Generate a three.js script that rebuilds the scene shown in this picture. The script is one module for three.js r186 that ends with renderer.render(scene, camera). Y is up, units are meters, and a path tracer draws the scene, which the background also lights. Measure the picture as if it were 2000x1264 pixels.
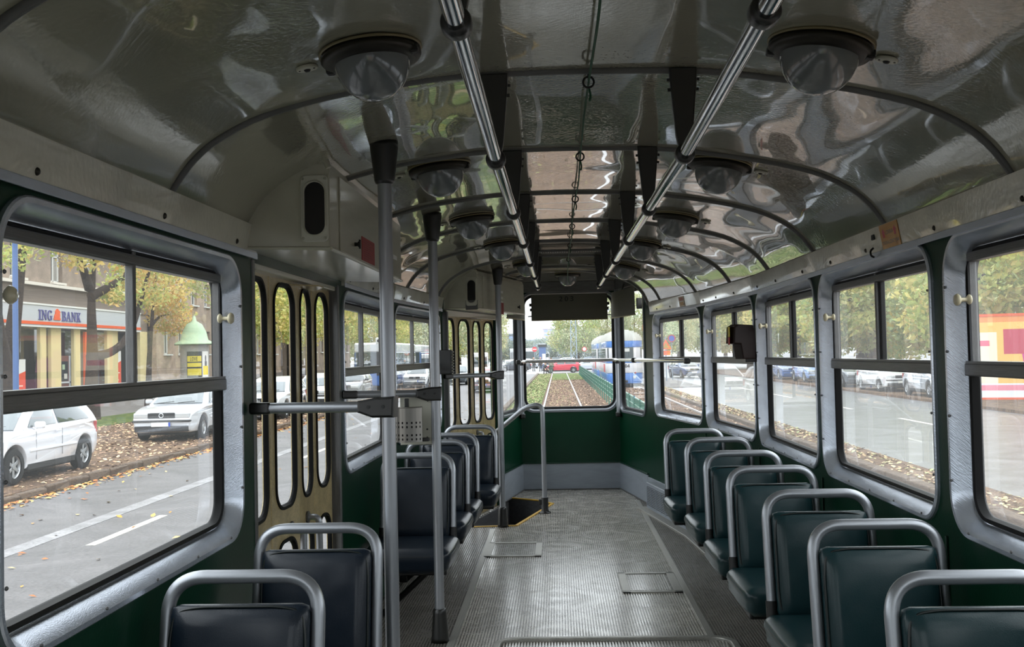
import * as THREE from 'three';
import { mergeGeometries, mergeVertices, toCreasedNormals } from 'three/addons/utils/BufferGeometryUtils.js';
import { RoundedBoxGeometry } from 'three/addons/geometries/RoundedBoxGeometry.js';
import { TextGeometry } from 'three/addons/geometries/TextGeometry.js';
import { FontLoader } from 'three/addons/loaders/FontLoader.js';
import { MarchingCubes } from 'three/addons/objects/MarchingCubes.js';
import { ImprovedNoise } from 'three/addons/math/ImprovedNoise.js';

// ---------------------------------------------------------------- camera, sky, exposure
const scene = new THREE.Scene();
const D = Math.PI / 180;
const camera = new THREE.PerspectiveCamera(2 * Math.atan(632 / 1960) / D, 2000 / 1264, 0.05, 1200);
camera.rotation.order = 'YXZ';
camera.position.set(-0.11, 1.4, 0);
camera.rotation.set(1.75 * D, 2.57 * D, -1.25 * D);
const SKY = 3.0;                                     // zenith radiance of the overcast sky
{ // overcast sky: brighter overhead than at the horizon, soft cloud mottling
  const W = 256, H = 128, d = new Float32Array(W * H * 4), n = new ImprovedNoise();
  for (let j = 0; j < H; j++) for (let i = 0; i < W; i++) {
    const el = ((j + 0.5) / H - 0.5) * Math.PI, az = (i + 0.5) / W * 2 * Math.PI, s = Math.max(0, Math.sin(el));
    const cx = Math.cos(az) * Math.cos(el), cz = Math.sin(az) * Math.cos(el);
    const cl = 1 + 0.10 * n.noise(cx * 2 + 7, s * 3, cz * 2) + 0.05 * n.noise(cx * 5, s * 7, cz * 5 + 3);
    const L = SKY * (el < 0 ? 0.15 : (0.44 + 0.56 * s) * cl), k = (j * W + i) * 4;
    d[k] = L * 0.965; d[k + 1] = L; d[k + 2] = L * 1.06; d[k + 3] = 1;
  }
  const t = new THREE.DataTexture(d, W, H, THREE.RGBAFormat, THREE.FloatType);
  t.mapping = THREE.EquirectangularReflectionMapping; t.magFilter = t.minFilter = THREE.LinearFilter; t.needsUpdate = true;
  scene.background = t; scene.environment = t;
}
const renderer = new THREE.WebGLRenderer({ antialias: true });
renderer.toneMapping = THREE.LinearToneMapping;
renderer.toneMappingExposure = 1.75;
renderer.shadowMap.enabled = true;

// ---------------------------------------------------------------- helpers
let seed = 12345;
const rnd = () => { seed = (seed * 1664525 + 1013904223) >>> 0; return seed / 4294967296; };
const rr = (a, b) => a + (b - a) * rnd();
const noise = new ImprovedNoise();
const V = (x, y, z) => new THREE.Vector3(x, y, z);
const used = {};
const numbered = (n) => { const k = used[n] = (used[n] ?? -1) + 1; return k ? `${n}_${String(k).padStart(3, '0')}` : n; };
function mesh(name, geo, mat, parent) {
  const m = new THREE.Mesh(geo, mat); m.name = name; m.castShadow = m.receiveShadow = true; parent.add(m); return m;
}
function thing(name, label, category, pos = [0, 0, 0], turn = 0, group) {
  const o = new THREE.Group(); o.name = numbered(name); scene.add(o); o.position.set(...pos); o.rotation.y = turn;
  o.userData = { label, category }; if (group) o.userData.group = group; return o;
}
function struct(name, label, geo, mat, parent) {
  const m = mesh(parent ? name : numbered(name), geo, mat, parent || scene);
  if (!parent) m.userData = { label, category: name.split('_')[0], kind: 'structure' }; return m;
}
function structGroup(name, label, category) {
  const o = new THREE.Group(); o.name = numbered(name); scene.add(o); o.userData = { label, category, kind: 'structure' }; return o;
}
function one(name, label, category, geo, mat, group) {            // a thing that is one mesh
  const m = mesh(numbered(name), geo, mat, scene); m.userData = { label, category }; if (group) m.userData.group = group; return m;
}
function stuff(m) { m.userData.kind = 'stuff'; return m; }
function copyOf(src, pos, turn, label, group) {
  const c = src.clone(); c.name = numbered(src.name.replace(/_\d{3}$/, '')); scene.add(c); c.position.set(...pos); if (turn !== undefined) c.rotation.y = turn;
  c.userData = { ...src.userData, label: label || src.userData.label }; if (group) c.userData.group = group; return c;
}
const clean = (g) => { const h = g.index ? g.toNonIndexed() : g; for (const k of Object.keys(h.attributes)) if (!['position', 'normal', 'uv', 'color'].includes(k)) h.deleteAttribute(k);
  if (!h.attributes.uv) h.setAttribute('uv', new THREE.BufferAttribute(new Float32Array(h.attributes.position.count * 2), 2)); if (!h.attributes.normal) h.computeVertexNormals(); h.groups = []; h.clearGroups(); return h; };
const mg = (...l) => mergeGeometries(l.flat().map(clean));
const box = (w, h, d, x = 0, y = 0, z = 0) => new THREE.BoxGeometry(w, h, d).translate(x, y, z);
const rbox = (w, h, d, r, x = 0, y = 0, z = 0, s = 2) => new RoundedBoxGeometry(w, h, d, s, r).translate(x, y, z);
const cyl = (r0, r1, h, x = 0, y = 0, z = 0, s = 24) => new THREE.CylinderGeometry(r0, r1, h, s).translate(x, y, z);
const lathe = (pts, s = 40) => new THREE.LatheGeometry(pts.map(([a, b]) => new THREE.Vector2(a, b)), s);
class Poly extends THREE.Curve {                                    // polyline with rounded bends
  constructor(pts, bend = 0, n = 8) {
    super(); const P = pts.map((p) => V(...p)), o = [P[0]];
    for (let i = 1; i < P.length - 1; i++) {
      const a = P[i - 1].clone().sub(P[i]), b = P[i + 1].clone().sub(P[i]), r = Math.min(bend, a.length() * 0.49, b.length() * 0.49);
      if (r < 1e-6) { o.push(P[i]); continue; }
      const s = P[i].clone().addScaledVector(a.normalize(), r), e = P[i].clone().addScaledVector(b.normalize(), r);
      for (let k = 0; k <= n; k++) { const t = k / n; o.push(s.clone().multiplyScalar((1 - t) ** 2).addScaledVector(P[i], 2 * t * (1 - t)).addScaledVector(e, t * t)); }
    }
    o.push(P[P.length - 1]); this.p = o; this.l = [0]; for (let i = 1; i < o.length; i++) this.l.push(this.l[i - 1] + o[i].distanceTo(o[i - 1]));
  }
  getPoint(t, out = V()) { const L = this.l[this.l.length - 1] * t; let i = 1; while (i < this.l.length - 1 && this.l[i] < L) i++; const a = this.l[i - 1], b = this.l[i]; return out.copy(this.p[i - 1]).lerp(this.p[i], b > a ? (L - a) / (b - a) : 0); }
}
// tube through the exact polyline points, with end caps; radius may be a function of the share of the length
function tube(pts, r, bend = 0, seg = 14, n = 8) {
  const c = new Poly(pts, bend, n), P = c.p.filter((p, i) => !i || p.distanceTo(c.p[i - 1]) > 1e-5), N = P.length, pos = [], nor = [], uv = [], idx = [];
  const rad = typeof r === 'function' ? r : () => r; let total = 0; const len = P.map((p, i) => (total += i ? p.distanceTo(P[i - 1]) : 0));
  let up = null;
  for (let i = 0; i < N; i++) {
    const t = P[Math.min(N - 1, i + 1)].clone().sub(P[Math.max(0, i - 1)]).normalize();
    if (!up) up = Math.abs(t.y) < 0.9 ? V(0, 1, 0) : V(1, 0, 0);
    const b = V().crossVectors(t, up).normalize(); up = V().crossVectors(b, t).normalize();
    const R = rad(len[i] / total);
    for (let k = 0; k <= seg; k++) { const a = k / seg * 2 * Math.PI, d = b.clone().multiplyScalar(Math.cos(a)).addScaledVector(up, Math.sin(a)); pos.push(P[i].x + d.x * R, P[i].y + d.y * R, P[i].z + d.z * R); nor.push(d.x, d.y, d.z); uv.push(k / seg, len[i]); }
  }
  for (let i = 0; i < N - 1; i++) for (let k = 0; k < seg; k++) { const a = i * (seg + 1) + k, b = a + seg + 1; idx.push(a, b, a + 1, b, b + 1, a + 1); }
  for (const e of [0, N - 1]) { const t = (e ? P[N - 1].clone().sub(P[N - 2]) : P[0].clone().sub(P[1])).normalize(), c0 = pos.length / 3; pos.push(P[e].x, P[e].y, P[e].z); nor.push(t.x, t.y, t.z); uv.push(0, 0);
    for (let k = 0; k <= seg; k++) { const q = e * (seg + 1) + k; pos.push(pos[q * 3], pos[q * 3 + 1], pos[q * 3 + 2]); nor.push(t.x, t.y, t.z); uv.push(0, 0); }
    for (let k = 0; k < seg; k++) e ? idx.push(c0, c0 + 2 + k, c0 + 1 + k) : idx.push(c0, c0 + 1 + k, c0 + 2 + k); }
  const g = new THREE.BufferGeometry(); g.setAttribute('position', new THREE.Float32BufferAttribute(pos, 3)); g.setAttribute('normal', new THREE.Float32BufferAttribute(nor, 3)); g.setAttribute('uv', new THREE.Float32BufferAttribute(uv, 2)); g.setIndex(idx); return g;
}
function rrShape(w, h, r, x = 0, y = 0, cls = THREE.Shape) {
  const s = new cls(), a = x - w / 2, b = y - h / 2; r = Math.min(r, w / 2 - 1e-4, h / 2 - 1e-4);
  s.moveTo(a + r, b); s.lineTo(a + w - r, b); s.absarc(a + w - r, b + r, r, -Math.PI / 2, 0); s.lineTo(a + w, b + h - r); s.absarc(a + w - r, b + h - r, r, 0, Math.PI / 2);
  s.lineTo(a + r, b + h); s.absarc(a + r, b + h - r, r, Math.PI / 2, Math.PI); s.lineTo(a, b + r); s.absarc(a + r, b + r, r, Math.PI, 1.5 * Math.PI); return s;
}
const ext = (shape, depth, bevel = 0, z = 0, cs = 8) => new THREE.ExtrudeGeometry(shape, { depth: depth - 2 * bevel, bevelEnabled: bevel > 0, bevelSize: bevel, bevelThickness: bevel, bevelOffset: -bevel, bevelSegments: 2, curveSegments: cs }).translate(0, 0, z + bevel);
const poly = (pts) => { const s = new THREE.Shape(); pts.forEach(([x, y], i) => i ? s.lineTo(x, y) : s.moveTo(x, y)); s.closePath(); return s; };
// rings of rounded rectangles joined into a skin (window surrounds, gaskets, ring-like frames)
function loops(list, cs = 8, smooth = false) {
  const rings = list.map(([w, h, r, z, x = 0, y = 0]) => { const o = []; for (const [cx, cy, a0] of [[1, -1, -90], [1, 1, 0], [-1, 1, 90], [-1, -1, 180]]) for (let k = 0; k <= cs; k++) { const a = (a0 + 90 * k / cs) * D; o.push(V(x + cx * (w / 2 - r) + r * Math.cos(a), y + cy * (h / 2 - r) + r * Math.sin(a), z)); } return o; });
  const n = rings[0].length, pos = [], uv = [];
  const quad = (a, b, c, d) => { for (const p of [a, b, c, a, c, d]) { pos.push(p.x, p.y, p.z); uv.push(p.x + p.z, p.y + p.z); } };
  for (let i = 0; i < rings.length - 1; i++) for (let k = 0; k < n; k++) quad(rings[i][k], rings[i + 1][k], rings[i + 1][(k + 1) % n], rings[i][(k + 1) % n]);
  let g = new THREE.BufferGeometry(); g.setAttribute('position', new THREE.Float32BufferAttribute(pos, 3)); g.setAttribute('uv', new THREE.Float32BufferAttribute(uv, 2));
  g.computeVertexNormals(); return toCreasedNormals(g, smooth ? 1.0 : 0.6);
}
// soft padded slab: rounded box whose two faces bulge
function pad(w, h, d, r, bulge, n = 14, shape = null) {
  let g = mergeVertices(new THREE.BoxGeometry(w, h, d, n, n, 6).deleteAttribute('uv').deleteAttribute('normal')); const p = g.attributes.position, v = V();
  for (let i = 0; i < p.count; i++) {
    v.fromBufferAttribute(p, i); const u = v.x / (w / 2), t = v.y / (h / 2), q = V(THREE.MathUtils.clamp(v.x, -w / 2 + r, w / 2 - r), THREE.MathUtils.clamp(v.y, -h / 2 + r, h / 2 - r), THREE.MathUtils.clamp(v.z, -d / 2 + r, d / 2 - r));
    const off = v.clone().sub(q); if (off.length() > 1e-9) off.setLength(Math.min(r, off.length())); v.copy(q).add(off);
    v.z += v.z / (d / 2) * bulge * Math.sqrt(Math.max(0, (1 - u ** 4) * (1 - t ** 4)));
    if (shape) shape(v, u, t); p.setXYZ(i, v.x, v.y, v.z);
  }
  g.computeVertexNormals(); const uv = new Float32Array(p.count * 2); for (let i = 0; i < p.count; i++) { uv[2 * i] = p.getX(i) + p.getZ(i) * 0.5; uv[2 * i + 1] = p.getY(i) + p.getZ(i) * 0.5; } g.setAttribute('uv', new THREE.BufferAttribute(uv, 2)); return g;
}
function bend(g, fn) { const p = g.attributes.position, v = V(); for (let i = 0; i < p.count; i++) { v.fromBufferAttribute(p, i); fn(v); p.setXYZ(i, v.x, v.y, v.z); } g.computeVertexNormals(); return g; }

// ---------------------------------------------------------------- textures and materials
const px = (N, fn, srgb = false, M = N) => { const d = new Uint8Array(N * M * 4); for (let j = 0; j < M; j++) for (let i = 0; i < N; i++) { const c = fn(i / N, j / M), k = (j * N + i) * 4; const a = Array.isArray(c) ? c : [c, c, c]; d[k] = a[0] * 255; d[k + 1] = a[1] * 255; d[k + 2] = a[2] * 255; d[k + 3] = 255; }
  const t = new THREE.DataTexture(d, N, M); t.wrapS = t.wrapT = THREE.RepeatWrapping; t.magFilter = THREE.LinearFilter; t.minFilter = THREE.LinearFilter; if (srgb) t.colorSpace = THREE.SRGBColorSpace; t.needsUpdate = true; return t; };
const tn = (u, v, f, s = 0) => { const a = u * 2 * Math.PI, b = v * 2 * Math.PI, R = f / (2 * Math.PI); return noise.noise(Math.cos(a) * R + 11 + s, Math.sin(a) * R + Math.cos(b) * R * 1.31 + 5, Math.sin(b) * R + s * 3.7); };
const fbm = (u, v, f, s = 0, o = 4) => { let t = 0, A = 0.5; for (let i = 0; i < o; i++) { t += A * tn(u, v, f * 2 ** i, s + i * 9); A *= 0.5; } return t; };
const cl = THREE.MathUtils.clamp, rep = (t, s) => { const c = t.clone(); c.repeat.set(s, s); c.needsUpdate = true; return c; };
const T = {
  peel: px(512, (u, v) => 0.5 + 0.35 * tn(u, v, 46) + 0.25 * tn(u, v, 90, 3)),
  grain: px(512, (u, v) => 0.5 + 0.4 * tn(u, v, 60) + 0.3 * tn(u, v, 120, 2)),
  worn: px(512, (u, v) => cl(0.55 + 0.5 * fbm(u, v, 8) + 0.25 * tn(u, v, 60, 4), 0.05, 1)),
  faint: px(256, (u, v) => { const k = cl(0.96 + 0.09 * fbm(u, v, 5, 3), 0.7, 1); return [k, k * 0.995, k * 0.985]; }, true),
  grime: px(512, (u, v) => { const k = cl(0.9 + 0.22 * fbm(u, v, 7, 3) + 0.1 * tn(u, v, 70), 0.4, 1); return [k, k * 0.99, k * 0.97]; }, true),
  asphalt: px(512, (u, v) => { const k = cl(0.66 + 0.22 * fbm(u, v, 6, 1) + 0.16 * tn(u, v, 130, 5), 0, 1); return [k, k, k * 1.01]; }, true),
  soil: px(512, (u, v) => { const a = fbm(u, v, 10, 2), b = tn(u, v, 110, 7), k = cl(0.62 + 0.3 * a + 0.35 * b, 0.1, 1); return [k, k * (0.88 + 0.06 * a), k * 0.76]; }, true),
  grass: px(512, (u, v) => { const a = fbm(u, v, 12, 6), b = tn(u, v, 120, 8), k = cl(0.62 + 0.3 * a + 0.4 * b, 0.1, 1); return [k * cl(0.82 + 0.5 * a, 0.4, 1), k, k * 0.42]; }, true),
  facade: px(512, (u, v) => { const k = cl(0.8 + 0.25 * fbm(u, v, 5, 9) + 0.08 * tn(u, v, 90), 0, 1); return [k, k * 0.97, k * 0.92]; }, true),
};
const M = (o) => new THREE.MeshPhysicalMaterial(o), hex = (h) => new THREE.Color(h);
const m = {
  cream: M({ color: hex('#a5a391'), roughness: 0.06, ior: 1.95, clearcoat: 1, clearcoatRoughness: 0.02, bumpMap: rep(T.peel, 1 / 0.6), bumpScale: 0.0005, map: rep(T.faint, 0.5) }),
  creamFlat: M({ color: hex('#c4c2b0'), roughness: 0.3, clearcoat: 0.6, clearcoatRoughness: 0.12, map: rep(T.faint, 1.1), bumpMap: rep(T.peel, 3), bumpScale: 0.0003 }),
  coveShiny: M({ color: hex('#dad8c8'), roughness: 0.18, clearcoat: 1, clearcoatRoughness: 0.03, ior: 1.7, bumpMap: rep(T.peel, 1.2), bumpScale: 0.0008, map: rep(T.faint, 1) }),
  rib: M({ color: hex('#60605e'), roughness: 0.4 }), rust: M({ color: hex('#5e2f26'), roughness: 0.6 }),
  green: M({ color: hex('#02321f'), roughness: 0.4, specularIntensity: 0.35, clearcoat: 0.2, clearcoatRoughness: 0.2, map: rep(T.faint, 1.4), bumpMap: rep(T.peel, 2), bumpScale: 0.0003 }),
  greenDark: M({ color: hex('#073626'), roughness: 0.35, map: rep(T.grime, 1.4) }),
  kick: M({ color: hex('#979faa'), roughness: 0.45, metalness: 0.1, map: rep(T.faint, 1.2) }),
  alu: M({ color: hex('#d9e1ef'), roughness: 0.27, metalness: 0.75, map: rep(T.faint, 2.2), bumpMap: rep(T.peel, 4), bumpScale: 0.0004 }),
  aluShaded: M({ color: hex('#8f949c'), roughness: 0.35, metalness: 0.5, map: rep(T.faint, 2) }),  // darker copy of the side frame metal, rear shade put into the colour
  aluDull: M({ color: hex('#77787a'), roughness: 0.4, metalness: 0.5, map: rep(T.grime, 2) }),
  tube: M({ color: hex('#a2a5aa'), roughness: 0.36, metalness: 0.72 }),
  chrome: M({ color: hex('#d5d7d9'), roughness: 0.08, metalness: 1 }),
  steel: M({ color: hex('#8a8782'), roughness: 0.34, metalness: 0.95, side: THREE.DoubleSide }),
  rubber: M({ color: hex('#0b0b0b'), roughness: 0.6, specularIntensity: 0.4 }), black: M({ color: hex('#0c0c0b'), roughness: 0.45 }),
  blackPlastic: M({ color: hex('#191917'), roughness: 0.38, clearcoat: 0.3, clearcoatRoughness: 0.3 }),
  bronze: M({ color: hex('#33302a'), roughness: 0.42, metalness: 0.6 }), brass: M({ color: hex('#7d7252'), roughness: 0.45, metalness: 0.3 }),
  dome: M({ color: hex('#878c8d'), roughness: 0.2, clearcoat: 1, clearcoatRoughness: 0.02, transmission: 0.25, thickness: 0 }),
  door: M({ color: hex('#c2b084'), roughness: 0.33, clearcoat: 0.5, clearcoatRoughness: 0.15, map: rep(T.grime, 2), bumpMap: rep(T.peel, 3), bumpScale: 0.0004 }),
  glass: M({ color: hex('#f1f5f3'), roughness: 0.0, transmission: 1, thickness: 0, ior: 1.5, metalness: 0 }),
  filmR: M({ color: hex('#ffffff'), roughness: 0.33, transmission: 1, thickness: 0, specularIntensity: 0 }), filmL: M({ color: hex('#ffffff'), roughness: 0.2, transmission: 1, thickness: 0, specularIntensity: 0 }),
  latch: M({ color: hex('#d9cfae'), roughness: 0.35, clearcoat: 0.5 }),
  vinylLSky: M({ color: new THREE.Color(0.006, 0.012, 0.021), roughness: 0.4, specularIntensity: 0.45, clearcoat: 0.38, clearcoatRoughness: 0.2, bumpMap: rep(T.grain, 9), bumpScale: 0.0005 }),  // same vinyl as the right seats, bluish sky reflection painted into its colour
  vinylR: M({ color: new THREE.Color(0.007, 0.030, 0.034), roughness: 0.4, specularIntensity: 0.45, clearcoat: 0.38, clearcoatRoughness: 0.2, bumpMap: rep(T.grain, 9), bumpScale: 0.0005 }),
  piping: M({ color: hex('#0b1514'), roughness: 0.4 }),
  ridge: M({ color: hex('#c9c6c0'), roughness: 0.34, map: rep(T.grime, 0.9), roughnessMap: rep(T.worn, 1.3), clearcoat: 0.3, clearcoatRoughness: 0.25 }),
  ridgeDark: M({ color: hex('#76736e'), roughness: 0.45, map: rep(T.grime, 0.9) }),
  floor: M({ color: hex('#5f5c58'), roughness: 0.42, map: rep(T.grime, 0.9), roughnessMap: rep(T.worn, 1.3), clearcoat: 0.25, clearcoatRoughness: 0.3 }),
  floorDark: M({ color: hex('#55565a'), roughness: 0.5, map: rep(T.grime, 1.3) }),
  strip: M({ color: hex('#bdbdb9'), roughness: 0.38, metalness: 0.45, map: rep(T.grime, 3) }),
  yellow: M({ color: hex('#c79d2c'), roughness: 0.5, map: rep(T.grime, 3) }),
  board: M({ color: hex('#57564b'), roughness: 0.6 }), brown: M({ color: hex('#1d110e'), roughness: 0.5, specularIntensity: 0.4 }),
  red: M({ color: hex('#a01f1f'), roughness: 0.5 }), cord: M({ color: hex('#0f4a2c'), roughness: 0.6 }),
  white: M({ color: hex('#d8d8d4'), roughness: 0.5 }), creamSocket: M({ color: hex('#c9c7b8'), roughness: 0.35 }),
  mirror: M({ color: hex('#cfd3d3'), roughness: 0.02, metalness: 1 }),
  // outside
  wetGlareAsphalt: M({ color: hex('#a2a2a6'), roughness: 0.3, map: rep(T.asphalt, 0.25) }),  // wet road, with sky glare and overexposure mixed into a lighter grey
  asphalt: M({ color: hex('#7b7675'), roughness: 0.5, map: rep(T.asphalt, 0.25), bumpMap: rep(T.grain, 0.8), bumpScale: 0.004 }),
  paleAsphalt: M({ color: hex('#b9b6b6'), roughness: 0.45, map: rep(T.asphalt, 0.3) }),
  soil: M({ color: hex('#a8947f'), roughness: 0.95, map: rep(T.soil, 0.35), bumpMap: rep(T.grain, 1.2), bumpScale: 0.02 }),
  ballast: M({ color: hex('#ab9483'), roughness: 0.95, map: rep(T.soil, 0.9), bumpMap: rep(T.grain, 2), bumpScale: 0.02 }),
  grass: M({ color: hex('#a3a670'), roughness: 0.95, map: rep(T.grass, 0.4), bumpMap: rep(T.grain, 1.5), bumpScale: 0.03 }),
  kerb: M({ color: hex('#8d857d'), roughness: 0.85, map: rep(T.soil, 1) }),
  paving: M({ color: hex('#a8a29b'), roughness: 0.85, map: rep(T.asphalt, 0.5) }),
  paint: M({ color: hex('#d8d6d0'), roughness: 0.6, map: rep(T.grime, 1) }),
  rail: M({ color: hex('#d3d3d5'), roughness: 0.3, metalness: 0.5 }),
  facade: M({ color: hex('#aa9c92'), roughness: 0.9, map: rep(T.facade, 0.25) }), facadeDark: M({ color: hex('#8a7f79'), roughness: 0.9, map: rep(T.facade, 0.25) }),
  facadePale: M({ color: hex('#cdb9ab'), roughness: 0.9, map: rep(T.facade, 0.2) }), sill: M({ color: hex('#cfc8bd'), roughness: 0.8 }),
  pilaster: M({ color: hex('#d6c592'), roughness: 0.7 }), fascia: M({ color: hex('#b9bcc0'), roughness: 0.5 }), orange: M({ color: hex('#e0581c'), roughness: 0.5 }),
  letter: M({ color: hex('#4c4a86'), roughness: 0.5 }), shopDoor: M({ color: hex('#6b3a30'), roughness: 0.5 }),
  pane: M({ color: hex('#20262a'), roughness: 0.06, metalness: 0.1, clearcoat: 1, clearcoatRoughness: 0.03 }), curtain: M({ color: hex('#8f8c86'), roughness: 0.4 }),
  bark: M({ color: hex('#6c5e55'), roughness: 0.95, map: rep(T.soil, 2), bumpMap: rep(T.grain, 4), bumpScale: 0.02 }),
  leaf: M({ color: hex('#ffffff'), roughness: 0.9, side: THREE.DoubleSide, transmission: 0.45, thickness: 0 }),
  litter: M({ color: hex('#ffffff'), roughness: 0.9, side: THREE.DoubleSide }),
  bluePole: M({ color: hex('#46618f'), roughness: 0.45 }), tyre: M({ color: hex('#131313'), roughness: 0.85 }), rim: M({ color: hex('#a9abad'), roughness: 0.35, metalness: 0.6 }),
  carGlass: M({ color: hex('#39464a'), roughness: 0.04, metalness: 0.2, clearcoat: 1, clearcoatRoughness: 0.02 }), lampGlass: M({ color: hex('#c7cccf'), roughness: 0.08, clearcoat: 1, metalness: 0.3 }),
  tail: M({ color: hex('#a81f22'), roughness: 0.25, clearcoat: 1 }), trim: M({ color: hex('#1f2022'), roughness: 0.6 }), seam: M({ color: hex('#7d8085'), roughness: 0.7 }),
  tramBlue: M({ color: hex('#4b80cc'), roughness: 0.35, clearcoat: 0.6 }), tramWhite: M({ color: hex('#d4d4da'), roughness: 0.4, clearcoat: 0.4 }), roofWhite: M({ color: hex('#c9c9c4'), roughness: 0.55 }),
  fenceRailLit: M({ color: hex('#7fa597'), roughness: 0.4 }), fence: M({ color: hex('#35705f'), roughness: 0.5 }), pylon: M({ color: hex('#8896a2'), roughness: 0.6 }),  // fence rails get a paler green with their light highlights painted in
  signRed: M({ color: hex('#c31f2c'), roughness: 0.4 }), signBlue: M({ color: hex('#2d4fb0'), roughness: 0.4 }), signOrange: M({ color: hex('#e8631a'), roughness: 0.45 }),
  hazeBlue: M({ color: hex('#9aaac6'), roughness: 0.9 }), hazePink: M({ color: hex('#bdb4c4'), roughness: 0.9 }), hazeGrey: M({ color: hex('#8f959c'), roughness: 0.9 }), kioskGreen: M({ color: hex('#9bb08f'), roughness: 0.6 }),  // skyline colours have the distance haze mixed in
  skin: M({ vertexColors: true, roughness: 0.8 }),
};
const paintCache = {}; const paint = (h) => paintCache[h] ??= M({ color: hex(h), roughness: 0.32, clearcoat: 1, clearcoatRoughness: 0.05, metalness: 0.1 });
const canvasTex = (w, h, fn) => { const c = document.createElement('canvas'); c.width = w; c.height = h; fn(c.getContext('2d'), w, h); const t = new THREE.CanvasTexture(c); t.colorSpace = THREE.SRGBColorSpace; return t; };
const sansBold = await new FontLoader().loadAsync('fonts/droid/droid_sans_bold.typeface.json');
const serifBold = await new FontLoader().loadAsync('fonts/droid/droid_serif_bold.typeface.json');
function text(str, font, size, depth) { const g = new TextGeometry(str, { font, size, depth, curveSegments: 4 }); g.computeBoundingBox(); const b = g.boundingBox; return g.translate(-(b.min.x + b.max.x) / 2, -(b.min.y + b.max.y) / 2, 0); }

// ---------------------------------------------------------------- the tram shell
const ZF = 2.9;                                                   // front end of the saloon, behind the camera
const R_EDGE = [[1.10, ZF], [1.10, -6.15], [0.99, -7.6], [0.74, -9.05]], L_EDGE = [[-1.16, ZF], [-1.16, -6.35], [-1.03, -7.85], [-0.67, -9.42]];
const edgeAt = (E, z) => { for (let i = 1; i < E.length; i++) if (z >= E[i][1]) { const k = (E[i - 1][1] - z) / (E[i - 1][1] - E[i][1]); return E[i - 1][0] + (E[i][0] - E[i - 1][0]) * Math.max(0, k); } const e = E[E.length - 1], d = E[E.length - 2], k = (e[1] - z) / (d[1] - e[1]); return e[0] + (e[0] - d[0]) * k; };
const PROFILE = [[0, 1], [0.18, 0.985], [0.315, 0.955], [0.45, 0.89], [0.57, 0.82], [0.675, 0.745], [0.785, 0.635], [0.88, 0.47], [0.94, 0.3], [0.98, 0.12], [1, 0]];
const profCurve = new THREE.SplineCurve(PROFILE.map(([a, b]) => new THREE.Vector2(a, b)));
function ceilPoint(s, z, wave = true) {                            // s from -1 (left edge) to 1 (right edge), arc-like parameter
  const p = profCurve.getPoint(Math.min(1, Math.abs(s))), xl = edgeAt(L_EDGE, z) + 0.01, xr = edgeAt(R_EDGE, z) - 0.01, c = (xl + xr) / 2, h = (xr - xl) / 2;
  const x = c + Math.sign(s) * p.x * h; let y = 1.822 + p.y * 0.33;
  if (s < 0) y += 0.02 * Math.min(1, -s * 2.5);
  if (wave) y += (0.0055 * noise.noise(x * 1.7 + 3, z * 2.1, 1) + 0.0006 * noise.noise(x * 5, z * 5 + 2, 5)) * Math.min(1, (1.04 - Math.abs(s)) * 6);
  return V(x, y, z);
}
const frame = (A, B) => { const dx = B[0] - A[0], dz = B[1] - A[1], len = Math.hypot(dx, dz); return { A, len, turn: Math.atan2(-dz, dx), at: (u, v, w = 0) => { const t = Math.atan2(-dz, dx); return [A[0] + dx / len * u + Math.sin(t) * w, v, A[1] + dz / len * u + Math.cos(t) * w]; } }; };
const intoWorld = (g, f, y = 0) => g.applyMatrix4(new THREE.Matrix4().makeRotationY(f.turn).setPosition(f.A[0], y, f.A[1]));
const WT = 0.05;                                                  // wall thickness
function wallPanel(f, y0, y1, holes = []) {
  const s = poly([[0, y0], [f.len, y0], [f.len, y1], [0, y1]]);
  for (const [u, v, w, h, r] of holes) s.holes.push(rrShape(w, h, r, u, v, THREE.Path));
  return intoWorld(ext(s, WT), f);
}
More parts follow.
